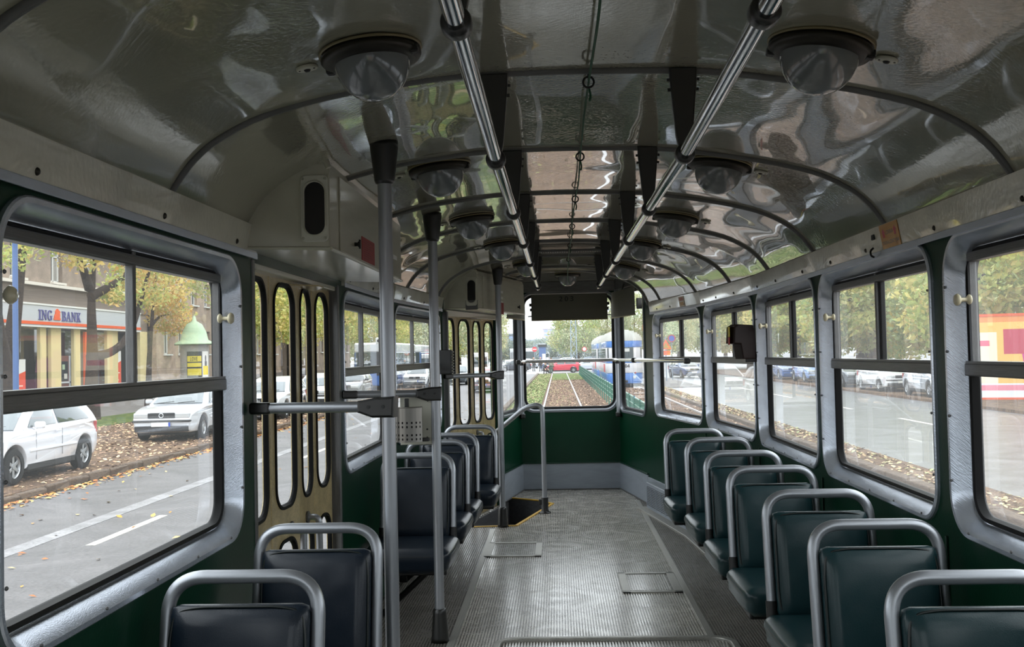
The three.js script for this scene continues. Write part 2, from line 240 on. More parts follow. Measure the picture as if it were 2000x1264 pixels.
// --- windows of the sides
const WY = 1.28, WH = 0.915, winGeo = {};
const winParts = (W) => winGeo[W] ??= (() => {
  const H = WH, a = 0.095, iw = W - a, ih = H - a, ty = 0.045;      // transom a little above the middle
  const lowH = ih / 2 + ty - 0.022, upH = ih / 2 - ty - 0.022, pw = iw / 2;
  return {
    surround: loops([[W, H, 0.13, 0.002], [W, H, 0.13, -0.009], [W - 0.008, H - 0.008, 0.126, -0.013], [W - 0.03, H - 0.03, 0.115, -0.012], [W - 0.05, H - 0.05, 0.108, 0], [iw, ih, 0.085, 0.048], [iw - 0.004, ih - 0.004, 0.083, 0.06]]),
    gasket: loops([[iw, ih, 0.085, 0.046], [iw - 0.012, ih - 0.012, 0.08, 0.038], [iw - 0.03, ih - 0.03, 0.07, 0.042], [iw - 0.034, ih - 0.034, 0.068, 0.07]]),
    top: mg(rbox(iw - 0.05, 0.028, 0.035, 0.006, 0, ih / 2 - 0.026, 0.05)), 
    transom: mg(rbox(iw - 0.01, 0.038, 0.034, 0.005, 0, ty - 0.002, 0.042), box(iw - 0.03, 0.008, 0.04, 0, ty + 0.02, 0.046)),
    mullion: rbox(0.018, upH, 0.024, 0.004, 0.009, ty + 0.02 + upH / 2, 0.046), sashEdge: rbox(0.014, upH, 0.02, 0.004, -0.01, ty + 0.02 + upH / 2, 0.056),
    sideL: box(0.016, upH, 0.02, -iw / 2 + 0.026, ty + 0.02 + upH / 2, 0.05), sideR: box(0.016, upH, 0.02, iw / 2 - 0.026, ty + 0.02 + upH / 2, 0.05),
    low: new THREE.PlaneGeometry(iw - 0.03, lowH + 0.03).translate(0, -ih / 2 + lowH / 2 + 0.01, 0.062),
    upA: new THREE.PlaneGeometry(pw - 0.005, upH + 0.01).translate(-pw / 2, ty + 0.02 + upH / 2, 0.06), upB: new THREE.PlaneGeometry(pw - 0.005, upH + 0.01).translate(pw / 2, ty + 0.02 + upH / 2, 0.052),
    screws: [-0.36, -0.12, 0.12, 0.36].flatMap((k) => [[W / 2 - 0.02, k * H * 0.9], [-W / 2 + 0.02, k * H * 0.9]]).concat([-0.4, -0.2, 0, 0.2, 0.4].map((k) => [k * W, -H / 2 + 0.02])),
  };
})();
const latchGeo = mg(lathe([[0, 0], [0.013, 0.001], [0.016, 0.006], [0.012, 0.011], [0.006, 0.014], [0.006, 0.03], [0.014, 0.034], [0.019, 0.041], [0.014, 0.049], [0, 0.051]], 20)).rotateX(-Math.PI / 2);
const screwGeo = lathe([[0, 0.0025], [0.003, 0.002], [0.0045, 0], [0.0045, -0.002]], 10).rotateX(-Math.PI / 2);
function sideWindow(label, f, u, W, farSign, screws = true) {
  const p = winParts(W), g = structGroup('window', label, 'window'); g.position.set(...f.at(u, WY)); g.rotation.y = f.turn;
  mesh('surround', p.surround, m.alu, g); mesh('gasket', p.gasket, m.rubber, g);
  mesh('top_frame', p.top, m.aluDull, g); mesh('transom', p.transom, m.aluDull, g); mesh('mullion', p.mullion, m.aluDull, g); mesh('sash_edge', p.sashEdge, m.black, g);
  mesh('sash_side', p.sideL, m.aluDull, g); mesh('sash_side', p.sideR, m.aluDull, g);
  for (const k of ['low', 'upA', 'upB']) mesh('dirt_film', p[k].clone().translate(0, 0, 0.004), f.A[0] > 0 ? m.filmR : m.filmL, mesh('pane', p[k], m.glass, g));
  const l = mesh('latch_knob', latchGeo, m.latch, g); l.position.set(farSign * (W / 2 - 0.085), 0.255, 0.04);
  if (screws) for (const [x, y] of p.screws) mesh('screw', screwGeo, m.aluDull, g).position.set(x, y, -0.014);
  return g;
}
// right side: straight run, then two bays that taper towards the rear
const fR = frame([1.10, ZF], [1.10, -6.15]), fR4 = frame([1.10, -6.15], [0.99, -7.6]), fR5 = frame([0.99, -7.6], [0.74, -9.05]), fRp = frame([0.74, -9.05], [0.70, -9.27]);
const fRf = frame([0.70, -9.27], [0.51, -10.35]), fB = frame([0.51, -10.35], [-0.50, -10.35]), fLf = frame([-0.50, -10.35], [-0.67, -9.42]);
const fD2 = frame([-0.67, -9.42], [-1.03, -7.85]), fL3 = frame([-1.03, -7.85], [-1.16, -6.35]), fL = frame([-1.16, -6.35], [-1.16, ZF]);
const hole = (u, W) => [u, WY, W - 0.036, WH - 0.036, 0.112];
const TOP = 1.85;
const rW = [-2.475, -3.97, -5.43, -1.01, 0.45, 1.9].map((z) => ZF - z);       // distance along the wall
struct('wall_right', 'green painted right side wall of the tram below and between the windows', mg(
  wallPanel(fR, -0.02, TOP, rW.map((u) => hole(u, 1.39))), wallPanel(fR4, -0.02, TOP, [hole(fR4.len / 2, 1.38)]), wallPanel(fR5, -0.02, TOP, [hole(fR5.len / 2, 1.38)]), wallPanel(fRp, -0.02, TOP)), m.green);
const rightNames = ['nearest right window of the tram, cut off by the frame, the hoarding beyond', 'second right window of the tram, white parked car seen through it', 'third right window of the tram, blue parked cars seen through it'];
rW.slice(0, 3).forEach((u, i) => sideWindow(rightNames[i], fR, u, 1.39, 1));
rW.slice(3).forEach((u, i) => sideWindow(['right tram window just behind the camera', 'right tram window well behind the camera', 'foremost right tram window behind the camera'][i], fR, u, 1.39, 1, false));
sideWindow('fourth right window of the tram, with the brown ticket validator beside it', fR4, fR4.len / 2, 1.38, 1);
sideWindow('last right window of the tram, the end of the rear handrail crossing it', fR5, fR5.len / 2, 1.38, 1);
// left side
const lz = (z) => z + 6.35, D1 = [-4.78, -3.42];
struct('wall_left', 'green painted left side wall of the tram between the windows and the folding doors', mg(
  (() => { const s = poly([[0, -0.02], [lz(D1[0]), -0.02], [lz(D1[0]), TOP], [0, TOP]]); s.holes.push(rrShape(1.424, WH - 0.036, 0.112, lz(-5.58), WY, THREE.Path)); return intoWorld(ext(s, WT), fL); })(),
  (() => { const s = poly([[lz(D1[1]), -0.02], [fL.len, -0.02], [fL.len, TOP], [lz(D1[1]), TOP]]); for (const [z, w] of [[-2.545, 1.45], [-1.03, 1.4], [0.42, 1.4], [1.87, 1.4]]) s.holes.push(rrShape(w - 0.036, WH - 0.036, 0.112, lz(z), WY, THREE.Path)); return intoWorld(ext(s, WT), fL); })(),
  intoWorld(ext(poly([[lz(D1[0]), 1.74], [lz(D1[1]), 1.74], [lz(D1[1]), TOP], [lz(D1[0]), TOP]]), WT), fL),
  wallPanel(fL3, -0.02, TOP, [hole(fL3.len / 2, 1.42)]), intoWorld(ext(poly([[0, 1.74], [fD2.len, 1.74], [fD2.len, 2.14], [0, 2.14]]), WT), fD2),
  intoWorld(ext(poly([[0, -0.02], [0.1, -0.02], [0.1, 1.75], [0, 1.75]]), WT), fD2), intoWorld(ext(poly([[fD2.len - 0.06, -0.02], [fD2.len, -0.02], [fD2.len, 1.75], [fD2.len - 0.06, 1.75]]), WT), fD2)), m.green);
const bigWindow = sideWindow('large left window of the tram, nearest, white cars and the bank seen through it', fL, lz(-2.545), 1.45, -1);
mesh('latch_knob', latchGeo, m.latch, bigWindow).position.set(1.45 / 2 - 0.062, 0.255, 0.04);
sideWindow('left tram window between the front folding door and the next window', fL, lz(-5.58), 1.46, -1);
sideWindow('left tram window just before the rear folding door, tapering inwards', fL3, fL3.len / 2, 1.44, -1);
[-1.03, 0.42, 1.87].forEach((z, i) => sideWindow(['left tram window just behind the camera', 'left tram window well behind the camera', 'foremost left tram window behind the camera'][i], fL, lz(z), 1.4, -1, false));
// rear end: middle pane between two angled panes
const rearY = 1.415;
struct('wall_rear', 'green lower wall and window frames of the rounded tram rear end', mg(
  wallPanel(fRf, -0.02, 2.2, [[fRf.len / 2, 1.42, fRf.len - 0.1, 1.2, 0.1]]), wallPanel(fB, -0.02, 2.2, [[fB.len / 2, rearY, 0.95, 1.19, 0.11]]), wallPanel(fLf, -0.02, 2.2, [[fLf.len / 2, 1.42, fLf.len - 0.1, 1.2, 0.1]])), m.green);
function rearWindow(label, f, W, H) {
  const g = structGroup('window', label, 'window'); g.position.set(...f.at(f.len / 2, rearY)); g.rotation.y = f.turn;
  mesh('surround', loops([[W + 0.05, H + 0.05, 0.13, 0.002], [W + 0.05, H + 0.05, 0.13, -0.01], [W + 0.01, H + 0.01, 0.12, -0.013], [W - 0.02, H - 0.02, 0.11, 0.02], [W - 0.02, H - 0.02, 0.11, 0.045]]), m.aluShaded, g);
  mesh('gasket', loops([[W - 0.02, H - 0.02, 0.11, 0.02], [W - 0.035, H - 0.035, 0.1, 0.012], [W - 0.055, H - 0.055, 0.09, 0.02], [W - 0.06, H - 0.06, 0.09, 0.05]]), m.rubber, g);
  mesh('dirt_film', new THREE.PlaneGeometry(W - 0.05, H - 0.05).translate(0, 0, 0.039), m.filmL, mesh('pane', new THREE.PlaneGeometry(W - 0.05, H - 0.05).translate(0, 0, 0.035), m.glass, g));
}
rearWindow('middle rear window of the tram looking onto the track behind', fB, 0.95, 1.19);
rearWindow('angled right rear window of the tram, the blue tram seen through it', fRf, fRf.len - 0.1, 1.2);
rearWindow('angled left rear window of the tram beside the rear door', fLf, fLf.len - 0.1, 1.2);
for (const [label, f, u] of [['silver upright between the middle and right rear windows', fB, 0.005], ['silver upright between the middle and left rear windows', fB, fB.len - 0.005]]) { const p = f.at(u, 1.42, -0.016); struct('trim', label, rbox(0.045, 1.26, 0.03, 0.01).translate(...p), m.aluShaded); }
struct('trim', 'dark header strip above the rear windows under the ceiling', mg(...[fRf, fB, fLf].map((f) => intoWorld(rbox(f.len, 0.11, 0.03, 0.008, f.len / 2, 2.085, -0.012), f))), m.aluDull);
// front end behind the camera
const fF = frame([-1.16, ZF], [1.10, ZF]);
struct('wall_front', 'front end wall of the tram behind the camera with its wide window opening', mg(wallPanel(fF, -0.02, 2.2, [[fF.len / 2, 1.42, 1.9, 1.1, 0.12]])), m.green);
{ const g = structGroup('window', 'wide front window of the tram behind the camera', 'window'); g.position.set(...fF.at(fF.len / 2, 1.42)); g.rotation.y = fF.turn; mesh('surround', loops([[1.95, 1.15, 0.13, 0.002], [1.95, 1.15, 0.13, -0.01], [1.88, 1.08, 0.11, 0.02], [1.88, 1.08, 0.11, 0.045]]), m.alu, g); mesh('pane', new THREE.PlaneGeometry(1.86, 1.06).translate(0, 0, 0.035), m.glass, g); }

// --- ceiling: one panel per bay between the ribs, thick enough to shut out the sky
const ceilingGroup = structGroup('ceiling', 'glossy cream painted vaulted ceiling of the tram with grey ribs', 'ceiling');
const RIBS = []; for (let k = -4; k <= 7; k++) RIBS.push(-1.64 - 1.01 * k); // z of the ribs, front to rear
const Z_END = -9.12, cuts = [ZF, ...RIBS, Z_END];
for (let b = 0; b < cuts.length - 1; b++) {
  const NS = 96, NZ = 30, pos = [], uv = [], idx = []; let arc = 0;
  for (let i = 0; i <= NS; i++) { const s = -1 + 2 * i / NS; if (i) arc += ceilPoint(s, 0, false).distanceTo(ceilPoint(s - 2 / NS, 0, false));
    for (let j = 0; j <= NZ; j++) { const z = cuts[b] + (cuts[b + 1] - cuts[b]) * j / NZ, p = ceilPoint(s, z); pos.push(p.x, p.y, p.z); uv.push(arc, z); } }
  for (let i = 0; i < NS; i++) for (let j = 0; j < NZ; j++) { const a = i * (NZ + 1) + j, c = a + NZ + 1; idx.push(a, a + 1, c, c, a + 1, c + 1); }
  const g = new THREE.BufferGeometry(); g.setAttribute('position', new THREE.Float32BufferAttribute(pos, 3)); g.setAttribute('uv', new THREE.Float32BufferAttribute(uv, 2)); g.setIndex(idx); g.computeVertexNormals();
  mesh('ceiling_panel', g, m.cream, ceilingGroup);
}
const ribPts = (z, off = 0.004, n = 56) => Array.from({ length: n + 1 }, (_, i) => { const p = ceilPoint(-1 + 2 * i / n, z, false); return [p.x, p.y - off, z]; });
for (const z of RIBS) { const r = mesh('ceiling_rib', mg(tube(ribPts(z, 0.002), 0.0115, 0, 8)), m.rib, ceilingGroup); if (z < -1) mesh('rust_edge', tube(ribPts(z - 0.0125, 0.0035), 0.0035, 0, 6), m.rust, r); }
{ // the roof over the panels, and the flat ceiling over the rear end
  const NS = 40, pos = [], idx = [], Z = [ZF + 0.05, -6.2, -7.7, Z_END]; for (let i = 0; i <= NS; i++) for (const z of Z) { const p = ceilPoint(-1 + 2 * i / NS, z, false); pos.push(p.x * 1.02, p.y + 0.04, z); }
  for (let i = 0; i < NS; i++) for (let j = 0; j < 3; j++) { const a = i * 4 + j, c = a + 4; idx.push(a, c, a + 1, c, c + 1, a + 1); }
  const g = new THREE.BufferGeometry(); g.setAttribute('position', new THREE.Float32BufferAttribute(pos, 3)); g.setIndex(idx); g.computeVertexNormals(); mesh('roof_skin', g, m.white, ceilingGroup);
  const cab = poly([[0.82, 9.0], [0.74, 9.4], [0.55, 10.42], [-0.54, 10.42], [-0.72, 9.42], [-0.85, 9.0]]);
  mesh('rear_panel', ext(cab, 0.04).rotateX(-Math.PI / 2).translate(0, 2.137, 0), m.cream, ceilingGroup);
  // end board that closes the vault towards the rear end
  const s = new THREE.Shape(); s.moveTo(-0.78, 1.8); s.lineTo(-0.78, 2.19); s.lineTo(0.78, 2.19); s.lineTo(0.78, 1.8);
  for (let i = 60; i >= 0; i--) { const p = ceilPoint(-1 + 2 * i / 60, -9.1, false); s.lineTo(cl(p.x, -0.77, 0.77), p.y + 0.004); } s.closePath();
  mesh('end_board', ext(s, 0.02, 0, -9.13), m.creamFlat, ceilingGroup);
  mesh('end_bead', tube(ribPts(-9.12, 0.006), 0.012, 0, 8), m.aluDull, ceilingGroup);
}
// --- panels above the windows (cove) with their aluminium edge, screws and stickers
function cove(name, label, E, sgn, mat, zs, from, to) {
  const g = structGroup(name, label, 'trim'); const up = sgn < 0 ? 0.018 : 0, prof = [[0, 1.835], [0.026, 1.84], [0.032, 1.838], [0.017, 1.752], [0.015, 1.735], [0, 1.735]].map(([p, q]) => [p, q + up]);
  const stops = [from, ...E.map((e) => e[1]).filter((z) => z < from && z > to), to];
  const pos = [], list = []; 
  for (let i = 0; i < stops.length - 1; i++) { const f = sgn > 0 ? frame([edgeAt(E, stops[i]), stops[i]], [edgeAt(E, stops[i + 1]), stops[i + 1]]) : frame([edgeAt(E, stops[i + 1]), stops[i + 1]], [edgeAt(E, stops[i]), stops[i]]);
    const s = poly(prof.map(([a, b]) => [a, b])); list.push(intoWorld(ext(s, f.len).applyMatrix4(new THREE.Matrix4().makeBasis(V(0, 0, -1), V(0, 1, 0), V(1, 0, 0))), f)); pos.push(f); }
  mesh('panel', mg(list), mat, g);
  mesh('edge_strip', mg(pos.map((f) => intoWorld(rbox(f.len, 0.022, 0.006, 0.002, f.len / 2, 1.739 + up, -0.0185), f))), m.alu, g);
  for (const z of zs) { const x = edgeAt(E, z) - sgn * 0.02; const b = mesh('screw', lathe([[0, 0.006], [0.006, 0.004], [0.009, 0], [0.009, -0.004]], 12).rotateZ(sgn * Math.PI / 2), m.bronze, g); b.position.set(x, 1.768 + up, z); }
}
cove('trim', 'cream panel along the top of the left windows under the vault', L_EDGE, -1, m.coveShiny, [-1.2, -1.95, -2.6, -3.2], ZF, -3.42);
cove('trim', 'short cream panel above the left windows between the two doors', L_EDGE, -1, m.coveShiny, [-4.98, -5.6, -6.2, -6.6, -7.2], -4.86, -7.86);
cove('trim', 'long shiny cream panel along the top of the right windows', R_EDGE, 1, m.coveShiny, [-1.9, -2.6, -3.2, -3.9, -4.4, -4.9, -5.5, -6.0, -6.6, -7.1, -7.5, -8.0, -8.4, -8.8], ZF, -9.05);

// --- floor with two step wells, ribbed covering, strips and hatches
const OUT = [[1.12, -ZF - 0.03], [1.12, 6.15], [1.01, 7.6], [0.76, 9.05], [0.72, 9.27], [0.53, 10.38], [-0.52, 10.38], [-0.69, 9.42], [-1.05, 7.85], [-1.18, 6.35], [-1.18, -ZF - 0.03]].map(([x, y]) => [x, y]);
const WELL1 = [[-1.12, 3.43], [-1.12, 4.77], [-0.76, 4.77], [-0.76, 3.43]], WELL2 = [[-0.655, 9.34], [-0.62, 9.8], [-0.33, 9.6], [-0.19, 9.37], [-0.48, 8.2], [-0.93, 8.16]];
const floorShape = poly(OUT); for (const w of [WELL1, WELL2]) { const p = new THREE.Path(); w.forEach(([x, y], i) => i ? p.lineTo(x, y) : p.moveTo(x, y)); p.closePath(); floorShape.holes.push(p); }
const floorG = structGroup('floor', 'worn grey ribbed tram floor with metal strips', 'floor');
mesh('base', ext(floorShape, 0.06).rotateX(-Math.PI / 2).translate(0, -0.06, 0), m.floor, floorG);
const inside = (P, x, y) => { let r = false; for (let i = 0, j = P.length - 1; i < P.length; j = i++) { const [a, b] = P[i], [c, d] = P[j]; if ((b > y) !== (d > y) && x < (c - a) * (y - b) / (d - b) + a) r = !r; } return r; };
for (const worn of [true, false]) { const pos = [], uv = [], q = (a, b, c, d) => { for (const p of [a, b, c, a, c, d]) { pos.push(...p); uv.push(p[0], p[2]); } };  // lighter colour on the middle ridges between the strips, darker on the outer ones
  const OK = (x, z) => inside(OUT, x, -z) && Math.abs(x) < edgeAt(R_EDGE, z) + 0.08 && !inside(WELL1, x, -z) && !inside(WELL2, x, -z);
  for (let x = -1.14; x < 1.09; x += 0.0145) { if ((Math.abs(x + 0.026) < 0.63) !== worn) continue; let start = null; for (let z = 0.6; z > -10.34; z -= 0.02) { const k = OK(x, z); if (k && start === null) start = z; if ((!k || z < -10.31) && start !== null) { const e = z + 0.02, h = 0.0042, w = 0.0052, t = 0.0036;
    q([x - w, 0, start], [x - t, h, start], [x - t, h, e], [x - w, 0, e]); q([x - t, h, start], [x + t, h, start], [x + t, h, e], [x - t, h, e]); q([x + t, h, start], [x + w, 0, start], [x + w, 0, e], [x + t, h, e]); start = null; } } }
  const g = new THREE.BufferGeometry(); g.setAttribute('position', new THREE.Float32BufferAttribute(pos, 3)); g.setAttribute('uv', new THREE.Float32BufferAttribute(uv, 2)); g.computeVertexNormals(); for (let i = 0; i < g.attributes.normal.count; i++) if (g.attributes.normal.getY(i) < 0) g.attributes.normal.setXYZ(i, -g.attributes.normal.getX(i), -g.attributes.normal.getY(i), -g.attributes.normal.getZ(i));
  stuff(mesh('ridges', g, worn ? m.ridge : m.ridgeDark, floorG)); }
mesh('strip', box(0.036, 0.008, 10.4, 0.605, 0.003, -4.3), m.strip, floorG); mesh('strip', box(0.036, 0.008, 9.0, -0.657, 0.003, -3.55), m.strip, floorG);
function hatch(label, x0, x1, z0, z1) {                            // floor hatch: frame strips and a ribbed lid
  const w = x1 - x0, d = z0 - z1, t = thing('floor_hatch', label, 'floor hatch', [(x0 + x1) / 2, 0, (z0 + z1) / 2]);
  mesh('lid', box(w - 0.06, 0.004, d - 0.06, 0, 0.004, 0), m.floor, t);
  const rg = []; for (let x = -w / 2 + 0.05; x < w / 2 - 0.05; x += 0.0145) rg.push(box(0.0075, 0.004, d - 0.1, x, 0.007, 0)); stuff(mesh('ridges', mg(rg), m.ridge, t));
  for (const s of [-1, 1]) { mesh('frame_strip', box(0.045, 0.01, d, s * (w / 2 - 0.0225), 0.0055, 0), m.strip, t); mesh('frame_strip', box(w, 0.01, 0.035, 0, 0.0055, s * (d / 2 - 0.0175)), m.strip, t); }
}
hatch('small square floor hatch in a metal frame beside the left floor strip', -0.65, -0.255, -6.95, -7.46);
hatch('square floor hatch in a metal frame beside the right floor strip', 0.235, 0.58, -5.87, -6.39);
{ const t = thing('floor_hatch', 'large floor hatch with a rounded metal rim at the bottom edge of the view', 'floor hatch', [0.13, 0, -4.3]);
  const s = rrShape(1.16, 1.28, 0.12), h = rrShape(1.09, 1.21, 0.085, 0, 0, THREE.Path); s.holes.push(h); mesh('rim', ext(s, 0.02, 0.005).rotateX(-Math.PI / 2).translate(0, 0.001, 0), m.strip, t); mesh('lid', ext(rrShape(1.1, 1.22, 0.09), 0.004).rotateX(-Math.PI / 2), m.floor, t); 
  const rg = []; for (let x = -0.53; x < 0.53; x += 0.0145) rg.push(box(0.0075, 0.004, 1.16, x, 0.007, 0)); stuff(mesh('ridges', mg(rg), m.ridge, t)); }
// step wells
function well(label, pts, yb) {
  const g = structGroup('trim', label, 'step well'); mesh('step_floor', ext(poly(pts), 0.03).rotateX(-Math.PI / 2).translate(0, yb - 0.03, 0), m.floorDark, g);
  pts.forEach((a, i) => { const b = pts[(i + 1) % pts.length], f = frame([a[0], -a[1]], [b[0], -b[1]]); const w = intoWorld(box(f.len, -yb, 0.012, f.len / 2, yb / 2 - 0.004, 0), f); mesh('riser', w, m.floorDark, g); });
  return g;
}
well('shallow dark step well at the front folding door', WELL1, -0.28);
const w2 = well('dark step well at the rear folding door with a yellow edge', WELL2, -0.24);
for (const [i, j] of [[1, 2], [2, 3], [3, 4], [4, 5]]) { const f = frame([WELL2[i][0], -WELL2[i][1]], [WELL2[j][0], -WELL2[j][1]]); mesh('edge', intoWorld(rbox(f.len + 0.02, 0.012, 0.028, 0.004, f.len / 2, 0.004, 0), f), m.yellow, w2); }
{ const f = frame([-0.62, -9.4], [-0.33, -8.75]); mesh('step_nosing', intoWorld(rbox(f.len, 0.02, 0.02, 0.004, f.len / 2, -0.22, 0), f), m.rubber, w2); }
// grey kick panels round the rear, and the rail of the right floor edge
{ const g = structGroup('baseboard_rear', 'grey kick panels round the bottom of the tram rear', 'baseboard');
  for (const f of [fRf, fB, fLf]) { mesh('panel', intoWorld(rbox(f.len - 0.005, 0.27, 0.012, 0.003, f.len / 2, 0.135, -0.006), f), m.kick, g); mesh('bead', intoWorld(rbox(f.len - 0.005, 0.014, 0.02, 0.004, f.len / 2, 0.275, -0.01), f), m.greenDark, g); mesh('foot_strip', intoWorld(rbox(f.len - 0.005, 0.012, 0.024, 0.003, f.len / 2, 0.006, -0.012), f), m.aluDull, g); }
  for (const f of [fR5, fRp]) mesh('panel', intoWorld(rbox(f.len - 0.005, 0.25, 0.012, 0.003, f.len / 2, 0.125, -0.006), f), m.kick, g);
  for (const f of [fR4, fR5]) mesh('foot_strip', intoWorld(rbox(f.len, 0.02, 0.09, 0.004, f.len / 2, 0.01, -0.14), f), m.strip, g); }
struct('baseboard_right', 'dark kick strip along the foot of the right wall', mg(intoWorld(rbox(fR.len, 0.12, 0.01, 0.003, fR.len / 2, 0.06, -0.005), fR), intoWorld(rbox(fR4.len, 0.12, 0.01, 0.003, fR4.len / 2, 0.06, -0.005), fR4)), m.kick);
// joint beads in the green wall panels
{ const f = fR; struct('trim', 'thin upright joints between the green panels of the right wall', mg([[fR, ZF + 3.23], [fR, ZF + 4.71], [fR, ZF + 1.77], [fR4, 0.01], [fR5, 0.01]].map(([g, u]) => intoWorld(rbox(0.012, 0.7, 0.008, 0.003, u, 0.45, -0.004), g))), m.greenDark); }
// --- folding doors
const leafGeo = {};
function leafParts(w) { return leafGeo[w.toFixed(3)] ??= (() => {
  const y0 = -0.22, y1 = 1.735, pw = w * 0.7, s = poly([[-w / 2 + 0.003, y0], [w / 2 - 0.003, y0], [w / 2 - 0.003, y1], [-w / 2 + 0.003, y1]]), r = Math.min(0.09, pw / 2 - 0.01);
  const P = [[1.255, 0.89], [0.35, 0.66]]; for (const [cy, h] of P) s.holes.push(rrShape(pw, h, r, 0, cy, THREE.Path));
  return { body: ext(s, 0.02, 0.004), P: P.map(([cy, h]) => ({ gasket: loops([[pw + 0.012, h + 0.012, r + 0.006, 0.001], [pw + 0.012, h + 0.012, r + 0.006, -0.006], [pw - 0.012, h - 0.012, r - 0.006, -0.006], [pw - 0.024, h - 0.024, r - 0.012, 0.003], [pw - 0.024, h - 0.024, r - 0.012, 0.012]]).translate(0, cy, 0), pane: new THREE.PlaneGeometry(pw - 0.02, h - 0.02).translate(0, cy, 0.008) })) };
})(); }
function foldingDoor(label, f, cutsU, out) {
  const g = structGroup('door', label, 'door'); g.position.set(f.A[0], 0, f.A[1]); g.rotation.y = f.turn;
  for (let i = 0; i < cutsU.length - 1; i++) { const w = cutsU[i + 1] - cutsU[i], p = leafParts(w), l = mesh('door_leaf', p.body, m.door, g); l.position.set((cutsU[i] + cutsU[i + 1]) / 2, 0, out); l.rotation.y = (i % 2 ? 1 : -1) * 0.05;
    for (const q of p.P) { mesh('gasket', q.gasket, m.rubber, l); mesh('pane', q.pane, m.glass, l); } }
  const mid = cutsU[2]; mesh('centre_seal', rbox(0.018, 1.9, 0.03, 0.006, mid, 0.76, out + 0.01), m.rubber, g);
  for (const s of [-1, 1]) { mesh('handle', tube([[mid + s * 0.13 - s * 0.0, 0.72, out + 0.0], [mid + s * 0.13, 0.72, out - 0.055], [mid + s * 0.13 + s * 0.02, 0.25, out - 0.055], [mid + s * 0.13 + s * 0.02, 0.25, out]], 0.014, 0.05), m.tube, g); mesh('handle_foot', cyl(0.024, 0.026, 0.012, 0, 0, 0, 16).rotateX(Math.PI / 2).translate(mid + s * 0.13, 0.72, out - 0.005), m.aluDull, g); }
  const a = cutsU[0], b = cutsU[cutsU.length - 1];
  mesh('header', mg(rbox(b - a, 0.045, 0.05, 0.006, (a + b) / 2, 1.742, out - 0.012)), m.creamFlat, g);
  mesh('arm_plate', ext(poly([[mid - 0.3, 0], [mid + 0.12, 0], [mid + 0.02, 0.1], [mid - 0.06, 0.1]]), 0.006).rotateX(-Math.PI / 2).translate(0, 1.70, out - 0.005), m.door, g);
  mesh('frame_post', rbox(0.03, 1.78, 0.06, 0.006, a - 0.012, 0.86, out - 0.02), m.aluDull, g); mesh('frame_post', rbox(0.03, 1.78, 0.06, 0.006, b + 0.012, 0.86, out - 0.02), m.aluDull, g);
}
foldingDoor('front cream folding door of four narrow glazed leaves, by the thick pole', fL, [-4.76, -4.47, -4.16, -3.80, -3.44].map(lz), 0.045);
foldingDoor('rear cream folding door of four narrow glazed leaves, beside the curved handrail', fD2, [0.07, 0.42, 0.78, 1.14, 1.49], 0.02);

// ---------------------------------------------------------------- fittings
// --- lamps, with the small socket beside each
const lampBase = lathe([[0.062, 0.05], [0.128, 0.048], [0.136, 0.03], [0.136, 0.018], [0.13, 0.006], [0.118, -0.002], [0.1, -0.006], [0.094, 0.004], [0.094, 0.02]], 56);
const lampRing = lathe([[0.136, 0.051], [0.14, 0.05], [0.14, 0.042], [0.135, 0.04]], 56);
const lampDome = lathe(Array.from({ length: 17 }, (_, i) => { const a = i / 16 * Math.PI / 2; return [0.0965 * Math.cos(a) ** 0.85, -0.098 * Math.sin(a) ** 1.15 + 0.004]; }), 48);
const lampInner = lathe([[0.0, -0.05], [0.03, -0.046], [0.055, -0.02], [0.07, 0.02]], 32);
for (const g of [lampBase, lampRing, lampDome, lampInner]) g.scale(0.88, g === lampDome || g === lampInner ? 0.95 : 0.58, 0.88);
lampDome.scale(1.07, 1, 1.07);
const reflector = M({ color: hex('#a6a9aa'), roughness: 0.5, side: THREE.DoubleSide });
function lamp(label, x, z, tilt, y) {
  const t = thing('ceiling_lamp', label, 'lamp', [x, y, z], 0, 'domed ceiling lamps'); t.rotation.z = tilt;
  mesh('base_ring', lampBase, m.bronze, t); mesh('rim', lampRing, m.brass, t); mesh('glass_dome', lampDome, m.dome, t); mesh('reflector', lampInner, reflector, t);
  for (const a of [0.3, Math.PI + 0.3]) mesh('catch', rbox(0.02, 0.022, 0.026, 0.005), m.black, t).position.set(0.112 * Math.cos(a), 0.008, 0.112 * Math.sin(a));
}
const lampZ = [-2.35, -3.82, -5.28, -6.6, -8.15], lampX = [[-0.535, 0.515], [-0.545, 0.515], [-0.545, 0.52], [-0.46, 0.46], [-0.34, 0.45]];
const ord = ['first', 'second', 'third', 'fourth', 'fifth'];
